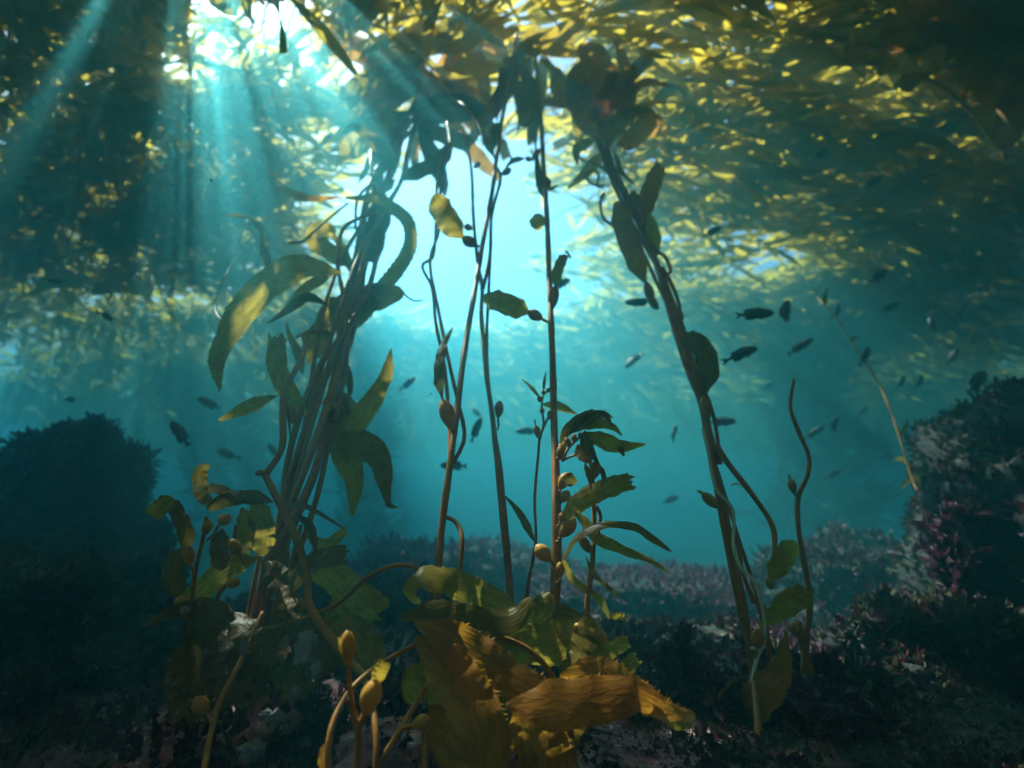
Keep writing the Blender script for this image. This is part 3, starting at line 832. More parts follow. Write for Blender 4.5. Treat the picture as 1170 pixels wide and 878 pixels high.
for a, b, w in (((629, 641), (612, 623), 17), ((640, 660), (640, 642), 11), ((640, 560), (648, 540), 13), ((641, 574), (650, 561), 12), ((640, 614), (657, 592), 17), ((640, 596), (646, 586), 11), ((640, 518), (644, 506), 10)):
    bladder(F_, a, b, w, 1.07 if a[1] > 580 else 1.14, stem=(635, a[1] + 6))
blade(F_, [(646, 553), (652, 548), (657, 545)], 14, 1.12, 'blade_dark', tip='torn', base=0.5)
clump(F_, (612, 60), 3.0, 7, (60, 130), (8, 15), [(0.2, 1), (0.9, 0.3), (-0.3, 0.9)], 'blade', 13)

# ---- young frond right of the thick stem
G = kelp('young_kelp', 'young fan-headed kelp frond beside the thick middle stem, blades streaming right', (671, 760), 1.02)
stipe(G, [(672, 790, 1.02), (670, 740, 1.02), (671, 690, 1.03), (677, 640, 1.04), (679, 590, 1.05), (677, 550, 1.06), (673, 520, 1.07), (667, 503, 1.08)], 8, w1=4, n=56)
stipe(G, [(642, 528, 1.1), (650, 512, 1.1), (662, 500, 1.1), (668, 494, 1.1)], 3)
stipe(G, [(644, 526, 1.1), (652, 522, 1.1), (664, 520, 1.09), (674, 526, 1.07)], 2.8)
for P, w, m_, y_ in (([(640, 508), (648, 492), (662, 477), (679, 467)], 11, 'blade_dark', 1.1), ([(644, 502), (662, 482), (684, 471), (702, 478)], 9, 'blade_green', 1.09), ([(650, 496), (672, 480), (690, 474), (700, 488)], 13, 'blade_dark', 1.08),
                    ([(660, 490), (682, 484), (700, 488), (711, 498)], 12, 'blade_green', 1.07), ([(670, 494), (688, 503), (708, 510), (738, 508)], 19, 'blade_green', 1.05), ([(668, 492), (672, 512), (684, 530)], 15, 'blade_dark', 1.06), ([(660, 508), (668, 522), (676, 530)], 16, 'blade_brown', 1.06),
                    ([(708, 504), (710, 514), (713, 522)], 8, 'blade_dark', 1.04), ([(684, 530), (690, 545), (687, 558)], 6, 'blade_dark', 1.05), ([(668, 528), (673, 545), (676, 562)], 6, 'blade_dark', 1.05)):
    blade(G, P, w, (y_, y_ - 0.04), m_)
for a, b, w in (((652, 512), (646, 500), 8), ((641, 526), (640, 510), 10), ((656, 506), (656, 496), 7), ((678, 548), (682, 526), 13), ((680, 575), (685, 556), 11), ((674, 632), (663, 612), 12), ((664, 500), (662, 494), 6)):
    bladder(G, a, b, w, 1.05)
blade(G, [(645, 590), (664, 572), (692, 558), (724, 548)], 22, (1.06, 1.0), 'blade_green', tip='torn', base=0.5, tw=(0.3, 0.5))
blade(G, [(652, 582), (668, 596), (682, 614), (716, 630), (744, 641), (768, 657)], 13, (1.05, 0.98), 'blade_green', tw=(0.2, 0.9))
blade(G, [(643, 640), (660, 614), (690, 600), (724, 602), (746, 616), (768, 631)], 8, (1.03, 0.98), 'blade_dark', base=0.5, tw=(0.9, 0.5), tip='round')
blade(G, [(669, 635), (678, 655), (696, 672), (719, 688)], 5.5, (1.0, 0.97), 'blade_dark')
blade(G, [(644, 640), (656, 664), (684, 684), (697, 708)], 8, (1.04, 1.02), 'blade_green', tip='round', base=0.5)
blade(G, [(697, 706), (705, 704), (715, 706)], 8, 1.02, 'blade', tip='torn')
stipe(G, [(681, 578), (686, 590), (683, 610), (678, 624)], 4, 1.03)

# ---- thin sprig left of the thick stem
H = kelp('kelp_sprig', 'thin wiry kelp sprig with bead-like bladders, left of the thick middle stem', (603, 700), 1.2)
stipe(H, [(600, 712, 1.2), (603, 670, 1.2), (612, 620, 1.2), (611, 570, 1.22), (615, 520, 1.24), (617, 500, 1.25), (624, 482, 1.26), (629, 472, 1.27)], 4, w1=3, n=44)
stipe(H, [(617, 502, 1.25), (621, 484, 1.26), (619, 466, 1.27), (621, 452, 1.28), (627, 446, 1.28)], 3, w1=2)
for a, b, w in (((616, 502), (612, 486), 8), ((628, 480), (630, 468), 8), ((620, 474), (619, 466), 6), ((617, 460), (616, 452), 6), ((621, 452), (621, 446), 5), ((626, 449), (627, 443), 5)):
    bladder(H, a, b, w, 1.25)
stipe(H, [(612, 487), (611, 480)], 1.8, 1.25)
blade(H, [(617, 455), (607, 443), (595, 432)], 4, 1.26, 'blade_dark')
blade(H, [(621, 447), (622, 436), (624, 424)], 3.5, 1.28, 'blade_dark')
blade(H, [(620, 462), (640, 465), (660, 474)], 11, 1.32, 'blade', tip='point')
blade(H, [(611, 620), (600, 598), (590, 582), (576, 566)], 9, (1.19, 1.22), 'blade_dark', tw=(0.5, 0.3))

# ---- leaning bundle on the right
I_ = kelp('giant_kelp', 'leaning bundle of thin kelp stems right of centre with a dark leafy head', (862, 780), 1.3)
IS = [(864, 800, 1.28), (855, 730, 1.29), (843, 660, 1.3), (829, 590, 1.34), (815, 530, 1.4), (803, 470, 1.47), (788, 420, 1.55), (772, 360, 1.68), (756, 312, 1.8), (735, 268, 1.95), (712, 225, 2.15), (688, 178, 2.42), (672, 140, 2.7)]
stipe(I_, IS, 8.5, w1=4, n=90)
for k, (ox, w) in enumerate(((-7, 5), (6, 5.5), (11, 4.5), (3, 4))):
    st = [4, 1, 4, 5][k]
    stipe(I_, [(x + ox * math.cos(i * 0.9 + k), y, d + 0.015 * math.sin(i * 0.9 + k)) for i, (x, y, d) in enumerate(IS)][st:], w, w1=3.5, n=60)
stipe(I_, [(818, 508), (832, 530), (860, 566), (882, 600), (885, 630), (881, 672)], 6.5, (1.38, 1.3), w1=5, n=36)
stipe(I_, [(808, 500), (824, 552), (843, 612), (858, 660), (866, 690), (872, 715)], 4, (1.42, 1.3), w1=4, n=36)
stipe(I_, [(827, 592), (843, 622), (848, 652), (862, 690)], 5, (1.36, 1.3), w1=5)
stipe(I_, [(757, 316), (766, 310), (760, 294), (750, 286), (736, 268)], 4.5, (1.78, 1.92), w1=3.5)
stipe(I_, [(776, 366), (775, 345), (766, 322), (757, 306)], 5, (1.7, 1.8), w1=4)
stipe(I_, [(708, 262), (690, 250), (686, 232), (690, 222), (686, 226)], 3.5, (2.0, 2.15))
stipe(I_, [(690, 214), (676, 210), (670, 202), (676, 195), (684, 200), (682, 212), (690, 214)], 2.8, 2.2, n=40)
stipe(I_, [(700, 205), (686, 190), (668, 184), (656, 176)], 3, (2.3, 2.5)); stipe(I_, [(704, 214), (698, 180), (690, 160)], 3, (2.25, 2.5)); stipe(I_, [(712, 228), (706, 196), (700, 170)], 3, (2.2, 2.5))
blade(I_, [(806, 450), (810, 426), (802, 398), (782, 384)], 23, (1.45, 1.47), 'blade_dark', tip='torn', full=0.4)
bladder(I_, (809, 480), (804, 452), 13, 1.44, stem=(812, 492))
bladder(I_, (778, 372), (773, 352), 11, 1.68); bladder(I_, (746, 348), (738, 322), 11, 1.74); bladder(I_, (752, 354), (742, 340), 10, 1.74)
blade(I_, [(738, 324), (726, 296), (712, 262), (703, 230)], 22, (1.78, 2.0), 'blade_brown', tip='round', tw=(0.1, 0.3))
blade(I_, [(736, 252), (738, 234), (748, 206), (757, 188)], 20, (1.95, 2.0), 'blade_brown', tip='torn', base=0.15)
bladder(I_, (733, 262), (736, 249), 8, 1.95)
blade(I_, [(752, 292), (742, 264), (726, 234), (716, 222)], 20, (2.0, 2.15), 'blade', tip='torn')
bladder(I_, (821, 581), (802, 563), 12, 1.33, stem=(829, 584)); blade(I_, [(803, 564), (799, 562), (796, 560)], 4, 1.33, 'blade_dark', teeth=False)
bladder(I_, (790, 428), (797, 408), 9, 1.55)
for P, w, m_ in (([(690, 160), (668, 130), (660, 96), (672, 70)], 40, 'blade_brown'), ([(686, 150), (690, 110), (684, 74), (660, 52)], 44, 'blade_brown'), ([(700, 150), (716, 120), (712, 70), (700, 42)], 30, 'blade_brown'), ([(704, 165), (722, 158), (738, 140), (742, 122)], 34, 'blade_brown'),
                ([(690, 150), (672, 116), (640, 100), (638, 78)], 34, 'blade_brown'), ([(700, 140), (724, 104), (740, 94), (770, 100)], 16, 'blade_brown'), ([(694, 170), (700, 150), (726, 128), (744, 126)], 30, 'blade'), ([(690, 172), (676, 190), (662, 204), (648, 216)], 20, 'blade'),
                ([(704, 176), (710, 196), (728, 214)], 9, 'blade_dark'), ([(680, 160), (660, 170), (660, 190)], 18, 'blade'), ([(690, 140), (700, 100), (728, 78)], 34, 'blade_brown')):
    blade(I_, P, w * 0.68, (2.45, 2.3), m_, tip='round' if w > 30 else 'point', ruffle=0.18)
clump(I_, (692, 130), 2.75, 8, (50, 100), (8, 16), [(0.2, -1), (0.9, -0.4), (-0.7, -0.7), (0.8, 0.4), (-0.4, -1)], 'blade_brown', 15)

# ---- curling bare stem further right
J = kelp('bare_kelp', 'single curling bare kelp stem with one small bladder on the right', (925, 790), 1.45)
stipe(J, [(932, 800, 1.45), (924, 765, 1.45), (917, 733, 1.45), (911, 710, 1.46)], 11, w1=8, n=20)
stipe(J, [(918, 770, 1.44), (923, 720, 1.44), (925, 680, 1.44), (918, 640, 1.45), (912, 600, 1.46), (912, 568, 1.47), (922, 545, 1.47), (924, 522, 1.48), (912, 492, 1.5), (903, 465, 1.52), (907, 434, 1.54)], 7, w1=4, n=60)
bladder(J, (908, 565), (903, 547), 9, 1.46, stem=(912, 567)); bladder(J, (911, 728), (904, 710), 13, 1.46)
blade(J, [(903, 549), (902, 545), (901, 541)], 3, 1.46, 'blade_dark', teeth=False)

# ---- short kelp with two ribbed blades in front of it
S1 = kelp('short_kelp', 'short kelp with two ribbed green blades near the foot of the right bundle', (882, 800), 1.28)
stipe(S1, [(886, 810, 1.28), (880, 760, 1.28), (876, 715, 1.28), (872, 690, 1.28)], 6, w1=4)
bladder(S1, (864, 742), (868, 718), 15, 1.24, stem=(862, 752)); blade(S1, [(868, 716), (884, 704), (900, 690), (924, 674)], 26, (1.25, 1.2), 'blade_green', tip='torn', base=0.2, full=0.7)
bladder(S1, (882, 674), (877, 660), 9, 1.27); blade(S1, [(881, 662), (890, 646), (900, 630), (910, 619)], 21, (1.28, 1.3), 'blade_green', tip='round', base=0.3)
blade(S1, [(846, 830), (866, 795), (890, 765), (899, 718)], 34, (1.22, 1.2), 'blade_brown', tip='point', tw=(0.4, 1.0))
stipe(S1, [(868, 880, 1.05), (866, 830, 1.12), (862, 780, 1.2)], 9, w1=8)
stipe(S1, [(810, 830), (822, 795), (846, 770)], 4, (1.2, 1.25))

dead = kelp('dead_kelp', 'pale limp dead stem twined down the leaning right bundle', (862, 770), 1.26)
stipe(dead, [(803, 490, 1.4), (810, 525, 1.36), (820, 560, 1.33), (836, 582, 1.3), (838, 622, 1.28), (848, 648, 1.27), (862, 664, 1.26), (870, 700, 1.25), (873, 730, 1.24), (866, 752, 1.24), (858, 785, 1.24)], 3.2, mat='stipe_dead', w1=4, n=70, wob=0.008)
stipe(dead, [(836, 554, 1.32), (842, 553, 1.32), (847, 556, 1.32)], 2, mat='stipe_dead'); stipe(dead, [(860, 660, 1.26), (866, 668, 1.26), (872, 668, 1.26)], 2.5, mat='stipe_dead'); stipe(dead, [(872, 732, 1.24), (864, 740, 1.24), (858, 742, 1.24)], 4, mat='stipe_dead')

# ---- golden bladder sprig at the front
Lp = kelp('kelp_sprig', 'golden forked kelp sprig with two fat bladders, front left of the brown blades', (409, 878), 0.72)
stipe(Lp, [(407, 905, 0.72), (409, 860, 0.72), (409, 830, 0.72)], 9, w1=8)
stipe(Lp, [(409, 832, 0.72), (403, 812, 0.72), (399, 780, 0.72), (397, 756, 0.72)], 8, w1=6)
stipe(Lp, [(409, 832, 0.72), (414, 822, 0.72), (418, 814, 0.72)], 7, w1=8)
bladder(Lp, (397, 762), (397, 720), 18, 0.72); bladder(Lp, (417, 818), (430, 776), 24, 0.72)
stipe(Lp, [(398, 724), (398, 706)], 3, 0.72, w1=1.5); blade(Lp, [(396, 752), (390, 738), (387, 728)], 6, 0.71, 'blade', teeth=False)
blade(Lp, [(430, 780), (434, 768), (440, 756)], 16, 0.72, 'blade', tip='torn', base=0.5)

L2 = kelp('kelp_runners', 'tangle of thin golden kelp runners on the rock at front left', (400, 870), 0.85)
stipe(L2, [(377, 900, 0.8), (375, 858, 0.8), (382, 822, 0.82), (398, 792, 0.86), (420, 770, 0.9), (446, 752, 0.95), (480, 734, 1.0)], 7, w1=6, n=50)
stipe(L2, [(428, 900, 0.82), (430, 850, 0.84), (426, 812, 0.88), (418, 780, 0.98)], 8, w1=7, n=30)
stipe(L2, [(436, 868, 0.84), (456, 836, 0.86), (474, 806, 0.9), (492, 776, 0.94)], 8, w1=6, n=30)
stipe(L2, [(458, 834, 0.86), (466, 830, 0.86), (473, 832, 0.86)], 6, w1=4); bladder(L2, (471, 828), (492, 824), 17, 0.86)
stipe(L2, [(484, 900, 0.84), (486, 850, 0.86), (488, 820, 0.9)], 8, w1=6); blade(L2, [(376, 900), (370, 868), (374, 850)], 12, 0.84, 'blade_brown', tip='torn')

# ---- the broad brown blades in the middle foreground
K = kelp('kelp_frond', 'heap of broad toothed brown kelp blades at the bottom centre', (600, 860), 0.98)
stipe(K, [(610, 905, 0.95), (612, 860, 0.96), (611, 820, 0.97), (600, 780, 0.98)], 8, w1=6); stipe(K, [(660, 905, 1.0), (654, 850, 1.0), (640, 790, 1.0), (600, 740, 1.0), (520, 715, 1.0)], 8, w1=6, n=40)
stipe(K, [(540, 905, 0.98), (530, 850, 0.99), (505, 780, 1.0), (488, 735, 1.0)], 8, w1=6)
blade(K, [(474, 690, 0.98), (468, 678, 0.96), (474, 664, 0.96), (492, 660, 0.98), (520, 666, 1.02), (552, 682, 1.05), (590, 698, 1.06)], 30, mat='blade_green', tip='round', tw=(1.1, 0.2), base=0.45, full=0.4, label='olive blade curled back on itself at the left end')
blade(K, [(456, 706, 0.95), (490, 701, 0.96), (530, 704, 0.98), (566, 712, 1.0), (592, 704, 1.0), (606, 682, 1.0)], 28, mat='blade_dark', tip='round', tw=(0.3, 0.5), base=0.2)
blade(K, [(604, 708, 1.02), (622, 692, 1.02), (614, 680, 1.04)], 24, mat='blade_green', tip='torn', base=0.5)
blade(K, [(512, 714, 1.0), (560, 726, 1.0), (606, 736, 1.0), (645, 732, 1.02), (676, 712, 1.04)], 42, mat='blade_green', tip='round', tw=(0.5, -0.1), full=0.6)
blade(K, [(600, 708, 1.06), (640, 706, 1.06), (672, 724, 1.05), (690, 760, 1.02)], 30, mat='blade', tip='round', tw=(0.8, 0.4))
blade(K, [(474, 712, 0.94), (512, 728, 0.93), (556, 756, 0.92), (604, 786, 0.91), (650, 792, 0.92), (694, 776, 0.94)], 44, mat='blade_brown', tip='point', tw=(0.1, 0.4), full=0.25, ruffle=0.14)
blade(K, [(474, 730, 0.92), (500, 752, 0.90), (530, 790, 0.88), (552, 836, 0.86), (566, 900, 0.84)], 56, mat='blade_brown', tip='round', tw=(0.1, -0.2), full=0.35)
blade(K, [(578, 806, 0.88), (624, 806, 0.86), (676, 800, 0.85), (726, 794, 0.85), (764, 812, 0.86), (794, 815, 0.88)], 48, mat='blade_brown', tip='point', tw=(0.1, 0.3), full=0.25, label='long brown blade trailing right to a pale tip')
blade(K, [(640, 772, 0.92), (684, 770, 0.9), (726, 786, 0.88), (766, 810, 0.88)], 34, mat='blade_brown', tip='point', tw=(-0.3, 0.2))
blade(K, [(758, 800, 0.9), (772, 822, 0.9), (794, 816, 0.9)], 20, mat='blade', tip='round', base=0.3)
blade(K, [(590, 800, 0.92), (614, 840, 0.92), (636, 900, 0.9)], 60, mat='blade_brown', tip='torn', tw=(0.3, -0.2))
blade(K, [(486, 800, 0.96), (474, 782, 0.96), (482, 758, 0.97)], 30, mat='blade_green', tip='round', base=0.4)
blade(K, [(494, 806, 0.9), (512, 836, 0.88), (548, 866, 0.86)], 52, mat='blade_brown', tip='torn', tw=(0.4, -0.2))
blade(K, [(500, 770, 0.97), (508, 806, 0.97), (512, 850, 0.96)], 36, mat='blade_green', tip='torn')
blade(K, [(676, 762, 1.0), (694, 746, 1.0), (718, 731, 1.0)], 16, mat='blade_green', tip='torn', base=0.5)
blade(K, [(684, 758, 1.0), (706, 772, 0.99), (728, 750, 0.98)], 17, mat='blade', tip='torn', base=0.5)
blade(K, [(640, 780, 0.97), (660, 748, 0.96), (671, 706, 0.96)], 26, mat='blade_dark', tip='round', tw=(0.9, 0.6), base=0.5)
blade(K, [(650, 770, 1.02), (656, 800, 1.02), (640, 850, 1.0)], 40, mat='blade_brown', tip='torn')
blade(K, [(560, 740, 1.04), (580, 790, 1.04), (590, 850, 1.02)], 60, mat='blade_dark', tip='torn')
bladder(K, (656, 714), (672, 721), 12, 0.98); bladder(K, (606, 862), (592, 846), 11, 0.94)

# ---- dark kelp hanging into the top right corner
O_ = thing('hanging_kelp', at(1100, 20, 2.3), 'dark brown kelp blades hanging into the top right corner', 'kelp')
stipe(O_, [(940, 40, 2.5), (1000, 55, 2.4), (1050, 62, 2.3), (1110, 90, 2.2), (1160, 150, 2.1)], 6, w1=5, n=40)
stipe(O_, [(960, 70, 2.5), (1030, 78, 2.4), (1090, 110, 2.3), (1150, 180, 2.2)], 4, w1=4, n=40)
for P, w in (([(1040, 10), (1024, 30), (1030, 60)], 30), ([(1030, 30), (1060, 46), (1100, 44)], 34), ([(1080, 20), (1110, 40), (1120, 90), (1130, 120)], 30), ([(1110, 10), (1140, 30), (1160, 80)], 40), ([(1090, 0), (1130, 0), (1180, 40)], 40), ([(1150, 60), (1160, 110), (1150, 170)], 30),
             ([(974, 40), (970, 60), (984, 70), (990, 45)], 9), ([(1014, 46), (1016, 66), (1006, 88)], 14), ([(1120, 80), (1140, 110), (1180, 120)], 34), ([(1060, 0), (1080, 24), (1084, 70)], 28), ([(1150, 0), (1170, 60), (1175, 130)], 40)):
    blade(O_, P, w, (2.3, 2.15), 'blade_brown', tip='round', ruffle=0.2)
clump(O_, (1110, 30), 2.3, 14, (60, 120), (18, 36), [(-0.3, 1), (0.6, 0.8), (-1, 0.2), (0.9, 0.2)], 'blade_brown', 17)

# ---- thin far stalk on the right
T_ = kelp('bare_kelp', 'faint thin slanting kelp stem rising from the right reef among the fish', (1046, 560), 2.6)
stipe(T_, [(1050, 565, 2.5), (1040, 540, 2.55), (1025, 490, 2.6), (1005, 440, 2.7), (980, 400, 2.8), (962, 372, 2.9), (945, 352, 3.0), (932, 338, 3.1)], 3, w1=1.5, n=50)
for P in ([(1028, 500), (1034, 490), (1038, 478)], [(1040, 545), (1052, 548), (1060, 546)], [(1036, 530), (1028, 524), (1020, 526)], [(942, 350), (943, 338), (946, 328)], [(972, 390), (976, 386), (980, 384)], [(1042, 548), (1034, 552), (1030, 560)]):
    blade(T_, P, 5, (2.6, 2.6), 'blade_dark', teeth=False)

# ================================================================== reefs, rocks and seaweed
def ground_at(px, y):
    """ground point y metres ahead under a photograph column"""
    x = at(px, 640, y).x
    return (x, y, ground_h(x, y))

def reef_px(name, label, px, top, Y, w, depth, seed, weeds, mat='reef_rock', **kw):
    """a rock whose top shows at pixel row top, w pixels wide, standing on the seabed Y metres ahead"""
    t = at(px, top, Y); gz = ground_h(t.x, Y)
    hw = metres(w / 2, t)
    cz = gz + (t.z - gz) * 0.35
    return reef(name, (t.x, Y, cz), (hw, depth, t.z - cz), seed, label, weeds, mat, **kw)

reef_px('reef_mound', 'dark bushy reef mound at the left edge, a fish hovering above its peak', 98, 492, 3.2, 120, 0.5, 11,
        [('dark_weed', 11000, 0.085, 0.026, 0.5)], rough=0.26, freq=2.6, lumps=((0.0, 0, 0.50, 0.24, 3), (0.36, 0, -0.12, 0.30, 5), (-0.42, 0.1, -0.12, 0.30, 7), (0.1, 0, -0.55, 0.7, 4)))
reef_px('reef_mound', 'fainter reef mound cut by the left edge, behind the bushy one', -40, 560, 4.6, 260, 0.9, 31,
        [('dark_weed', 5000, 0.09, 0.025, 0.5)], rough=0.3)
reef_px('boulder', 'shadowed boulder with pale fuzzy turf in the bottom left corner', 60, 640, 1.75, 300, 0.5, 12,
        [('turf', 5000, 0.035, 0.012, 0.3), ('dark_weed', 8000, 0.05, 0.016, 0.4)], rough=0.45)
reef_px('reef_wall', 'tall dark reef wall overgrown with red weed at the right edge', 1185, 458, 2.15, 215, 0.7, 13,
        [('red_weed', 2600, 0.06, 0.024, 0.4), ('dark_weed', 11000, 0.055, 0.02, 0.4)], rough=0.35, lumps=((-0.25, -0.2, 0.0, 0.35, 8), (-0.3, 0.1, -0.4, 0.4, 9)))
reef_px('boulder', 'pale patched boulder at the foot of the right reef wall', 1080, 690, 1.75, 190, 0.3, 14,
        [('dark_weed', 2500, 0.05, 0.016, 0.4), ('turf', 1800, 0.03, 0.01, 0.3), ('red_weed', 1200, 0.05, 0.02, 0.4)], rough=0.5)
reef_px('reef_ridge', 'low purple reef ridge in front of the right reef wall', 985, 622, 3.1, 260, 0.5, 15,
        [('red_weed', 4500, 0.07, 0.022, 0.6), ('dark_weed', 3500, 0.07, 0.02, 0.5)], rough=0.4)
reef_px('reef_ridge', 'far hazy reef ridge behind the middle kelp stems', 520, 622, 4.4, 330, 0.7, 16,
        [('red_weed', 3500, 0.10, 0.03, 0.6), ('pink_weed', 2500, 0.09, 0.02, 0.5)], rough=0.35)
reef_px('reef_ridge', 'far low ridge with pinkish feathery weed right of the thick stem', 735, 652, 3.5, 260, 0.5, 17,
        [('pink_weed', 3000, 0.08, 0.014, 0.3), ('red_weed', 2500, 0.07, 0.022, 0.5)], rough=0.4)
reef_px('reef_ridge', 'dark low ridge behind the left kelp bundle', 420, 668, 2.7, 260, 0.4, 18,
        [('red_weed', 2500, 0.06, 0.02, 0.5), ('dark_weed', 3000, 0.06, 0.02, 0.5)], rough=0.4)
reef_px('boulder', 'low olive rubble rock in the bottom right corner', 1040, 835, 1.25, 330, 0.25, 19,
        [('turf', 2500, 0.022, 0.008, 0.3), ('dark_weed', 1800, 0.03, 0.01, 0.4)], rough=0.5)
reef_px('coralline_rock', 'pink crusted rock at the bottom edge right of the brown blades', 760, 834, 1.12, 170, 0.16, 20,
        [('pink_weed', 1500, 0.012, 0.006, 0.2)], 'pink_rock', rough=0.4)
reef_px('coralline_rock', 'pink crusted rock under the golden runners at the bottom edge', 450, 838, 1.0, 150, 0.14, 21,
        [('pink_weed', 900, 0.012, 0.006, 0.2), ('red_weed', 300, 0.03, 0.012, 0.3)], 'pink_rock', rough=0.4)
reef_px('coralline_rock', 'dim crusted rock at the bottom edge below the tattered left kelp', 300, 790, 1.2, 200, 0.2, 22,
        [('red_weed', 1300, 0.035, 0.014, 0.4), ('pink_weed', 300, 0.014, 0.007, 0.2)], 'pink_rock', rough=0.45)
reef_px('coralline_rock', 'small crusted rock behind the brown blades at bottom centre', 610, 840, 1.12, 140, 0.14, 23,
        [('red_weed', 500, 0.03, 0.012, 0.4), ('pink_weed', 500, 0.012, 0.006, 0.2)], 'pink_rock', rough=0.4)
reef_px('boulder', 'dark weedy rock at the foot of the leaning right bundle', 880, 800, 1.4, 200, 0.22, 24,
        [('red_weed', 2200, 0.04, 0.016, 0.4), ('pink_weed', 250, 0.014, 0.008, 0.2)], rough=0.45)

def bush(label, px, top, Y, w, seed, mat='red_weed', leaf=(0.035, 0.02), stems=9, per=26, name='red_seaweed', cat='seaweed'):
    t = at(px, top, Y); x = t.x; gz = ground_h(x, Y)
    gz = min(gz, t.z - 0.05)
    T = thing(name, (x, Y, gz), label, cat)
    g = random.Random(seed); mb = MB()
    P, D, L, W = [], [], [], []
    H = t.z - gz; hw = metres(w / 2, t)
    for i in range(stems):
        a = g.uniform(0, 6.28); r = g.uniform(0.15, 1) * hw; h = H * g.uniform(0.55, 1.0) * (1 - 0.35 * r / hw)
        C = cr([(x + 0.15 * r * math.cos(a), Y + 0.15 * r * math.sin(a), gz - 0.02), (x + 0.6 * r * math.cos(a), Y + 0.6 * r * math.sin(a), gz + h * 0.5), (x + r * math.cos(a + 0.3), Y + r * math.sin(a + 0.3), gz + h)], 10)
        tube(mb, C, np.linspace(0.004, 0.0015, 10), 5)
        for k in range(per):
            u = g.uniform(0.15, 1.0); p = C[min(9, int(u * 9))]
            P.append(p + np.array([g.gauss(0, .008) for _ in range(3)])); D.append((g.gauss(0, 1), g.gauss(0, 1), g.gauss(0.7, 0.7)))
            L.append(leaf[0] * g.uniform(0.5, 1.4)); W.append(leaf[1] * g.uniform(0.5, 1.3))
    mb.build('stem', M[mat], T)
    v, q, u = leaves(P, D, L, W, seed, 0.5, 3, wave=0.2)
    tag(quad_mesh('foliage', v, q, u, M[mat], T), kind='stuff')
    return T
bush('dark red leafy weed, tallest tuft right of the brown blades', 766, 692, 1.3, 60, 41, leaf=(0.035, 0.024))
bush('dark red leafy weed between the brown blades and the leaning bundle', 800, 742, 1.25, 90, 42, stems=12)
bush('dark red weed tuft close against the right end of the brown blades', 722, 756, 1.2, 60, 43)
bush('dark red weed tuft right of the short green kelp', 940, 752, 1.5, 110, 44, stems=12)
bush('dark red weed tuft at the foot of the curling bare stem', 905, 786, 1.35, 90, 45)
bush('dark red weed between the left bundle and the golden sprig', 360, 776, 1.15, 90, 46, stems=12)
bush('dark red weed behind the golden sprig', 440, 752, 1.2, 80, 47, stems=12)
bush('dark red weed behind the heap of brown blades', 560, 780, 1.2, 120, 48, stems=12)
bush('purple weed standing on the ridge before the right reef wall', 985, 606, 2.9, 60, 49, leaf=(0.06, 0.03))
bush('purple weed with upright tip on the ridge near the right wall', 1032, 612, 2.8, 60, 50, leaf=(0.06, 0.03))
bush('pinkish feathery weed on the far ridge right of the thick stem', 745, 640, 3.2, 80, 51, 'pink_weed', (0.07, 0.012), 14)
bush('pinkish feathery weed on the far ridge left of the leaning bundle', 805, 655, 3.0, 70, 52, 'pink_weed', (0.07, 0.012), 14)
bush('pinkish weed on the far ridge between the two left middle stems', 545, 606, 4.0, 90, 53, 'pink_weed', (0.08, 0.02), 14)
bush('dull pink weed on the far ridge left of the middle stems', 470, 628, 3.7, 100, 54, 'pink_weed', (0.08, 0.02), 14)
bush('olive leafy weed low in the right foreground', 985, 770, 1.4, 70, 55, 'dark_weed', (0.05, 0.02))
bush('dark red weed in the left foreground below the tattered kelp', 250, 820, 1.1, 110, 56, stems=12)

bush('dark bushy weed crowning the peak of the left reef mound', 96, 462, 3.1, 70, 57, 'dark_weed', (0.08, 0.035), 16, name='bushy_seaweed')
bush('dark bushy weed on the right shoulder of the left reef mound', 158, 512, 3.05, 80, 58, 'dark_weed', (0.08, 0.035), 16, name='bushy_seaweed')
bush('dark weed jutting from the right flank of the left reef mound', 186, 548, 3.0, 60, 59, 'dark_weed', (0.07, 0.035), 14, name='bushy_seaweed')
bush('dark bushy weed on the left shoulder of the left reef mound', 42, 522, 3.1, 80, 60, 'dark_weed', (0.08, 0.035), 16, name='bushy_seaweed')
bush('red leafy weed fringing the top left corner of the right reef wall', 1085, 478, 2.0, 70, 65, 'red_weed', (0.07, 0.035), 14)
bush('red leafy weed jutting from the left face of the right reef wall', 1066, 545, 1.95, 50, 66, 'red_weed', (0.06, 0.03), 14)

# uncountable turf and shell bits that carpet the rock
def carpet(name, label, mat, count, L, W, seed, y0, y1, up, flat=False, xlim=1.25):
    g = np.random.default_rng(seed)
    y = y0 * (y1 / y0) ** g.random(count)
    x = g.uniform(-xlim, xlim, count) * (y + 0.2)
    den = np.array([mnoise.noise(Vector((a * 2.3, b * 2.3, seed))) for a, b in zip(x, y)])
    k = den > -0.12
    x, y = x[k], y[k]; n = len(x)
    z = np.array([ground_h(a, b) for a, b in zip(x, y)])
    D = g.normal(0, 1, (n, 3)); D[:, 2] = np.abs(D[:, 2]) * up + up * 0.5
    sc = (0.5 + 0.35 * y)
    v, q, u = leaves(np.stack([x, y, z - 0.004], 1), D, L * g.uniform(0.4, 1.4, n) * sc, W * g.uniform(0.5, 1.4, n) * sc, seed)
    tag(quad_mesh(name, v, q, u, M[mat]), label, 'seaweed', kind='stuff')
carpet('red_turf', 'low dark red weed carpeting the seabed rock', 'red_weed', 30000, 0.04, 0.016, 61, 0.7, 7.0, 0.9)
carpet('olive_turf', 'low olive weed scattered over the seabed rock', 'dark_weed', 16000, 0.04, 0.012, 62, 0.7, 7.0, 0.9)
carpet('pink_turf', 'stubby pink coralline tufts scattered over the seabed', 'pink_weed', 9000, 0.022, 0.010, 63, 0.7, 5.0, 0.6)
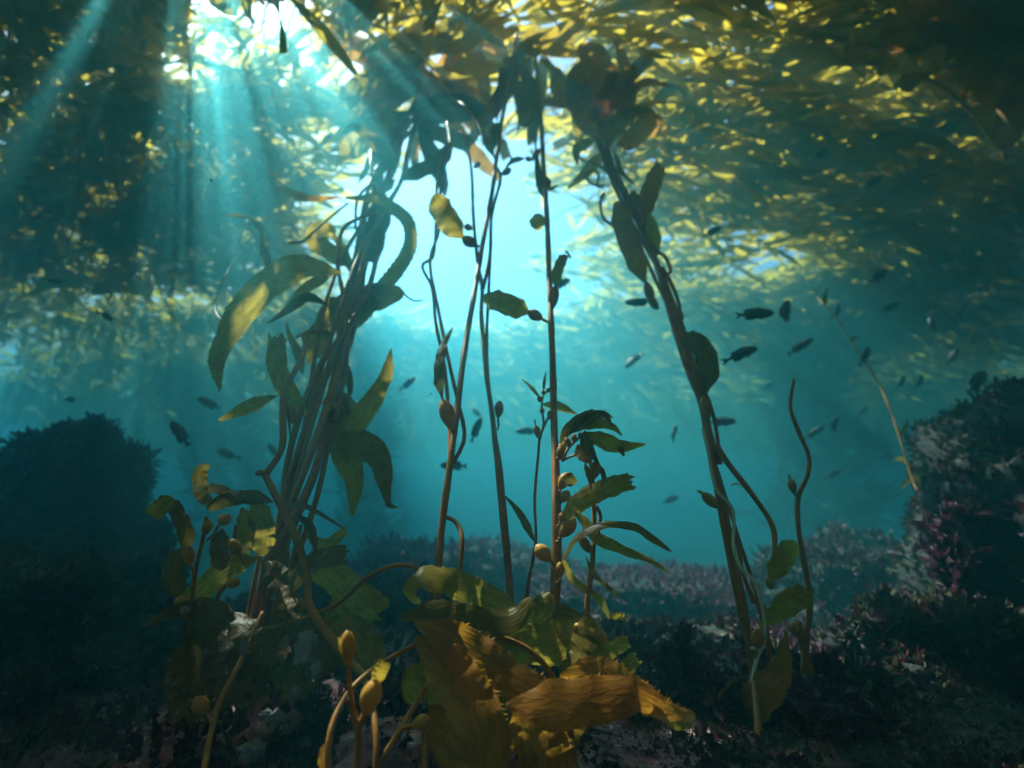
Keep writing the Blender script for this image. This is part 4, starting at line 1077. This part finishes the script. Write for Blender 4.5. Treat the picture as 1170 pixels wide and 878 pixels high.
carpet('pale_flecks', 'small pale shell and crust flecks scattered over the rock', 'bryozoan', 2200, 0.018, 0.016, 64, 0.7, 3.5, 0.25)

# ------------------------------------------------------------------ far kelp in the haze
def far_kelp(label, line, w, Y, seed, count=1400, leaf=(0.42, 0.06), stems=6):
    P3 = pts3(line, Y)
    T = thing('distant_kelp', (P3[0].x, P3[0].y, ground_h(P3[0].x, P3[0].y)), label, 'kelp')
    P3[0].z = ground_h(P3[0].x, P3[0].y) - 0.02
    g = np.random.default_rng(seed); rnd = random.Random(seed)
    C = cr(P3, 40)
    hw = metres(w / 2, P3[len(P3) // 2])
    for i in range(stems):
        o = np.array([rnd.gauss(0, .3) * hw, rnd.gauss(0, .3) * hw, 0])
        mb = MB(); s = np.linspace(0, 1, 40)[:, None]
        tube(mb, C + o * (0.3 + s) + np.hstack([np.sin(s * 9 + i) * 0.03, np.cos(s * 7 + i) * 0.03, s * 0]), 0.011, 6)
        mb.build('stipe', M['stipe'], T)
    u = g.random(count) ** 0.8
    idx = np.clip((u * 39).astype(int), 0, 39)
    prof = 0.35 + 0.65 * np.sin(np.pi * np.clip(u * 0.9 + 0.08, 0, 1))
    ang = g.uniform(0, 6.28, count); r = hw * prof * np.sqrt(g.random(count)) * 0.8
    r = r * np.array([0.55 + 1.1 * abs(mnoise.noise(Vector((a_ * 0.6, u_ * 7.0, seed)))) for a_, u_ in zip(ang, u)])
    B = C[idx] + np.stack([np.cos(ang) * r, np.sin(ang) * r, g.normal(0, .06, count)], 1)
    D = np.stack([np.cos(ang) + g.normal(0, .5, count), np.sin(ang) + g.normal(0, .5, count), g.normal(0.5, .8, count)], 1) + np.array([0.7, -0.3, 0])
    v, q, uv = leaves(B, D, leaf[0] * g.uniform(0.4, 1.1, count), leaf[1] * g.uniform(0.6, 1.3, count), seed, 0.6, 4, wave=0.2)
    v[:, 2] = np.minimum(v[:, 2], WATER_TOP - 0.05)
    tag(quad_mesh('foliage', v, q, uv, M['far_kelp'], T), kind='stuff')
far_kelp('hazy kelp column behind the left bundle, seen to its right', [(425, 640), (418, 540), (422, 460), (432, 400), (445, 350)], 80, 10.0, 71, 1300, (0.6, 0.055))
far_kelp('faint broad kelp mass behind the dark fish left of the bundle', [(265, 640), (258, 560), (240, 480), (205, 430), (180, 390)], 130, 12.0, 72, 1800, (0.65, 0.065))
far_kelp('broad shadowy kelp column behind the curling bare stem on the right', [(935, 640), (930, 560), (922, 480), (915, 420), (905, 370)], 130, 9.5, 73, 2800, (0.55, 0.055))
# ------------------------------------------------------------------ drifting specks in the water
def specks():
    g = np.random.default_rng(90)
    n = 1500
    y = 0.5 + 3.5 * g.random(n) ** 0.7
    C = np.stack([g.uniform(-1.1, 1.1, n) * y, y, 0.1 + g.random(n) * (0.5 + 0.9 * y)], 1)
    r = (0.0006 + 0.0018 * g.random(n) ** 3)[:, None, None]
    base = np.array([(1, 0, 0), (0, 1, 0), (-1, 0, 0), (0, -1, 0), (0, 0, 1), (0, 0, -1)], float)
    V = (C[:, None] + base[None] * r * g.uniform(0.5, 1.4, (n, 6, 1))).reshape(-1, 3)
    f = [(0, 1, 4), (1, 2, 4), (2, 3, 4), (3, 0, 4), (1, 0, 5), (2, 1, 5), (3, 2, 5), (0, 3, 5)]
    F = [tuple(i + 6 * k for i in t) for k in range(n) for t in f]
    mb = MB(); mb.add(V, F)
    tag(mb.build('drifting_specks', M['bryozoan']), 'tiny pale specks drifting in the water', 'particles', kind='stuff')
specks()

# ------------------------------------------------------------------ fish
def fish_mesh(name, bend=0.0, deep=1.0, seed=0):
    """a blunt, deep-bodied fish one unit long, head towards +X, body and fins one mesh"""
    mb = MB()
    xs = np.array([0.50, 0.485, 0.45, 0.38, 0.28, 0.15, 0.0, -0.12, -0.22, -0.30, -0.345])
    hz = np.array([0.010, 0.045, 0.085, 0.128, 0.163, 0.178, 0.165, 0.130, 0.085, 0.050, 0.042]) * deep
    wy = np.array([0.008, 0.028, 0.048, 0.066, 0.078, 0.080, 0.070, 0.052, 0.032, 0.016, 0.010])
    cz = np.array([-0.012, -0.010, -0.005, 0.0, 0.004, 0.004, 0.002, 0.0, 0.0, 0.0, 0.0])
    yo = lambda x: bend * (min(0.0, x - 0.1)) ** 2 * 2.0
    sides = 14; a = np.linspace(0, 2 * np.pi, sides, endpoint=False)
    V = []
    for i, x in enumerate(xs):
        for t in a:
            V.append((x, yo(x) + wy[i] * math.cos(t), cz[i] + hz[i] * math.sin(t) * (1.0 if math.sin(t) > 0 else 1.05)))
    n = len(xs)
    F = [(i * sides + j, i * sides + (j + 1) % sides, (i + 1) * sides + (j + 1) % sides, (i + 1) * sides + j) for i in range(n - 1) for j in range(sides)]
    F += [tuple(range(sides))[::-1], tuple((n - 1) * sides + j for j in range(sides))]
    mb.add(V, F)
    def fin(pts, th=0.006):
        k = len(pts)
        v = [(x, yo(x) + th, z) for x, z in pts] + [(x, yo(x) - th, z) for x, z in pts]
        f = [tuple(range(k))[::-1], tuple(range(k, 2 * k))] + [(i, (i + 1) % k, (i + 1) % k + k, i + k) for i in range(k)]
        mb.add(v, f)
    d = deep
    fin([(0.24, .15 * d), (0.18, .215 * d), (0.08, .222 * d), (-0.02, .212 * d), (-0.12, .198 * d), (-0.22, .178 * d), (-0.27, .135 * d), (-0.23, .07 * d), (-0.1, .11 * d), (0.05, .15 * d)])
    fin([(0.0, -.15 * d), (-0.05, -.20 * d), (-0.14, -.215 * d), (-0.24, -.185 * d), (-0.27, -.13 * d), (-0.22, -.06 * d), (-0.1, -.11 * d)])
    fin([(-0.33, .040 * d), (-0.40, .085 * d), (-0.50, .150 * d), (-0.485, .105 * d), (-0.445, .035 * d), (-0.43, 0), (-0.445, -.035 * d), (-0.485, -.105 * d), (-0.50, -.150 * d), (-0.40, -.085 * d), (-0.33, -.040 * d)], 0.004)
    fin([(0.20, -.165 * d), (0.14, -.235 * d), (0.09, -.225 * d), (0.12, -.165 * d)], 0.004)
    for s in (-1, 1):                                    # pectoral fins stand off the flanks
        v = [(0.22, s * 0.070, -0.03), (0.21, s * 0.072, -0.085), (0.09, s * 0.125, -0.115), (0.07, s * 0.128, -0.06)]
        v2 = [(x, y + s * 0.005, z) for x, y, z in v]
        mb.add(v + v2, [(0, 1, 2, 3), (7, 6, 5, 4), (0, 4, 5, 1), (1, 5, 6, 2), (2, 6, 7, 3), (3, 7, 4, 0)])
    me = mb.mesh(name, M['fish'])
    eb = MB()
    for s in (-1, 1):
        vv, ff = rock_mesh(0.018, 0.008, 0.018, 0, 2, 0.0)
        eb.add(vv + np.array([0.40, s * 0.054, 0.03]), ff)
    return me, eb.mesh('eye', M['fish_eye'])
FM = [fish_mesh('fish', 0.0, 0.80), fish_mesh('fish', 0.5, 0.76), fish_mesh('fish', -0.5, 0.84), fish_mesh('fish', 0.25, 0.72)]

# x, y, length in pixels, heading in the picture (degrees, 0 = right, 90 = up), turn towards the camera (degrees), real length, label
FISH = [
    (862, 359, 41, 4, 5, .17, 'dark fish swimming level, upper of two nearest the leaning bundle on its right'),
    (848, 404, 38, 20, 8, .16, 'dark fish nosing slightly up, lower of two nearest the leaning bundle on its right'),
    (896, 359, 34, 66, 15, .16, 'dark fish pointing steeply up, just right of the level swimming one'),
    (914, 396, 28, 36, 20, .15, 'dark fish slanting up right below the steeply pointing one'),
    (1004, 316, 29, 32, 15, .15, 'highest clear dark fish of the right school'),
    (958, 355, 19, 62, 30, .15, 'hazy fish crossing the faint thin stem near its top'),
    (1016, 352, 19, 36, 20, .15, 'small fish right below the highest clear fish of the school'),
    (989, 407, 25, 56, 20, .15, 'hazy fish right beside the middle of the faint thin stem'),
    (1065, 371, 19, 76, 30, .15, 'upright small fish at the right of the school'),
    (930, 494, 25, 36, 10, .15, 'left one of the fish pair right of the curling bare stem'),
    (952, 487, 23, 52, 15, .15, 'right one of the fish pair right of the curling bare stem'),
    (953, 542, 21, 24, 10, .15, 'lone fish below the pair by the curling bare stem'),
    (824, 482, 30, 4, 10, .15, 'fish half hidden behind the leaning right bundle'),
    (730, 346, 30, 176, 10, .15, 'fish nosing left, close left of the leaning right bundle'),
    (724, 411, 24, 228, 15, .15, 'fish diving down left in clear water left of the leaning bundle'),
    (769, 497, 24, 84, 30, .16, 'faint upright fish between the young frond and the leaning bundle'),
    (766, 571, 21, 18, 15, .15, 'faint fish low in the blue right of the young frond'),
    (939, 175, 21, 38, 20, .15, 'shadowy fish under the canopy at upper right, higher of two'),
    (997, 209, 21, 38, 20, .15, 'shadowy fish under the canopy at upper right, lower of two'),
    (815, 264, 24, 26, 15, .15, 'shadowy fish below the canopy right of the bundle head'),
    (1116, 437, 42, 36, 20, .24, 'large faint fish just above the right reef wall'),
    (1098, 355, 15, 72, 30, .15, 'tiny faint upright fish near the right edge'),
    (1047, 357, 11, 10, 30, .14, 'tiniest faint fish between two small fish of the right school'),
    (1112, 390, 18, 70, 30, .15, 'faint upright fish above the large faint one'),
    (1088, 408, 19, 78, 30, .15, 'faint upright fish left of the large faint one'),
    (1031, 437, 17, 56, 20, .15, 'faint fish right of the faint stem at its middle'),
    (1052, 436, 17, 62, 20, .15, 'faint fish next to the large faint one, on its left'),
    (1075, 300, 15, 40, 20, .15, 'faint fish alone under the canopy above the upright small fish'),
    (1128, 330, 14, 60, 30, .15, 'faintest fish closest to the right edge under the canopy'),
    (880, 440, 15, 30, 20, .15, 'faint small fish above the curling bare stem, to its left'),
    (985, 470, 14, 50, 20, .15, 'faint small fish over the broad shadowy kelp column'),
    (690, 470, 13, 190, 20, .15, 'faint small fish above the tip of the young frond'),
    (206, 496, 36, 128, 5, .15, 'darkest and clearest fish, between the reef mound and left bundle'),
    (240, 462, 29, 150, 10, .15, 'fish near the tip of the low spiny leaf, left of the bundle'),
    (259, 519, 25, 160, 10, .15, 'fish below and right of the darkest one'),
    (82, 457, 20, 172, 10, .15, 'fish hovering over the peak of the bushy reef mound'),
    (64, 321, 21, 176, 10, .15, 'fish swimming level in green water at far left'),
    (124, 362, 13, 200, 60, .15, 'small rounded fish seen almost head on in open water at left'),
    (45, 290, 14, 100, 30, .15, 'faint fish above the level swimmer at far left'),
    (66, 75, 18, 40, 20, .15, 'shadowy fish under the dark canopy in the top left'),
    (312, 515, 20, 140, 20, .15, 'fish half hidden behind the left bundle stems'),
    (467, 438, 17, 50, 40, .15, 'small curled fish right of the left bundle'),
    (519, 532, 30, 178, 8, .15, 'fish crossing behind the left middle stem'),
    (544, 491, 28, 68, 20, .15, 'lower of two faint fish between the middle stems'),
    (545, 472, 16, 140, 30, .15, 'upper of two faint fish between the middle stems'),
    (602, 493, 25, 178, 10, .15, 'faint level fish left of the thin sprig'),
    (640, 325, 26, 32, 20, .15, 'hazy fish half hidden behind the thick middle stem'),
]
for i, (x, y, ln, ang, yaw, size, label) in enumerate(FISH):
    me, ee = FM[i % 4] if ln != 17 else FM[1]
    apparent = size * math.cos(R(yaw)) * 0.96
    dep = apparent * FPX / ln
    d = ray(x, y); d_len = 1.0                           # depth along the optical axis
    pos = d * dep + Vector((0, 0, CAM_H))
    right = Vector((1, 0, 0)); upv = Vector((0, -SP, CP)); fwd = Vector((0, CP, SP))
    h = right * math.cos(R(ang)) + upv * math.sin(R(ang))
    X = (h * math.cos(R(yaw)) + fwd * math.sin(R(yaw)) * (1 if i % 3 else -1)).normalized()
    Zv = Vector((0, 0, 1)) if abs(X.z) < 0.93 else (-right if math.cos(R(ang)) >= 0 else right)
    Z = (Zv - X * Zv.dot(X)).normalized(); Yv = Z.cross(X)
    o = link('fish', me)
    import mathutils
    mat = mathutils.Matrix((X, Yv, Z)).transposed().to_4x4() @ mathutils.Matrix.Scale(size, 4)
    mat.translation = pos
    o.matrix_world = mat
    tag(o, label, 'fish', 'dark fish schooling through the kelp')
    e = bpy.data.objects.new('eye', ee); scene.collection.objects.link(e); e.parent = o
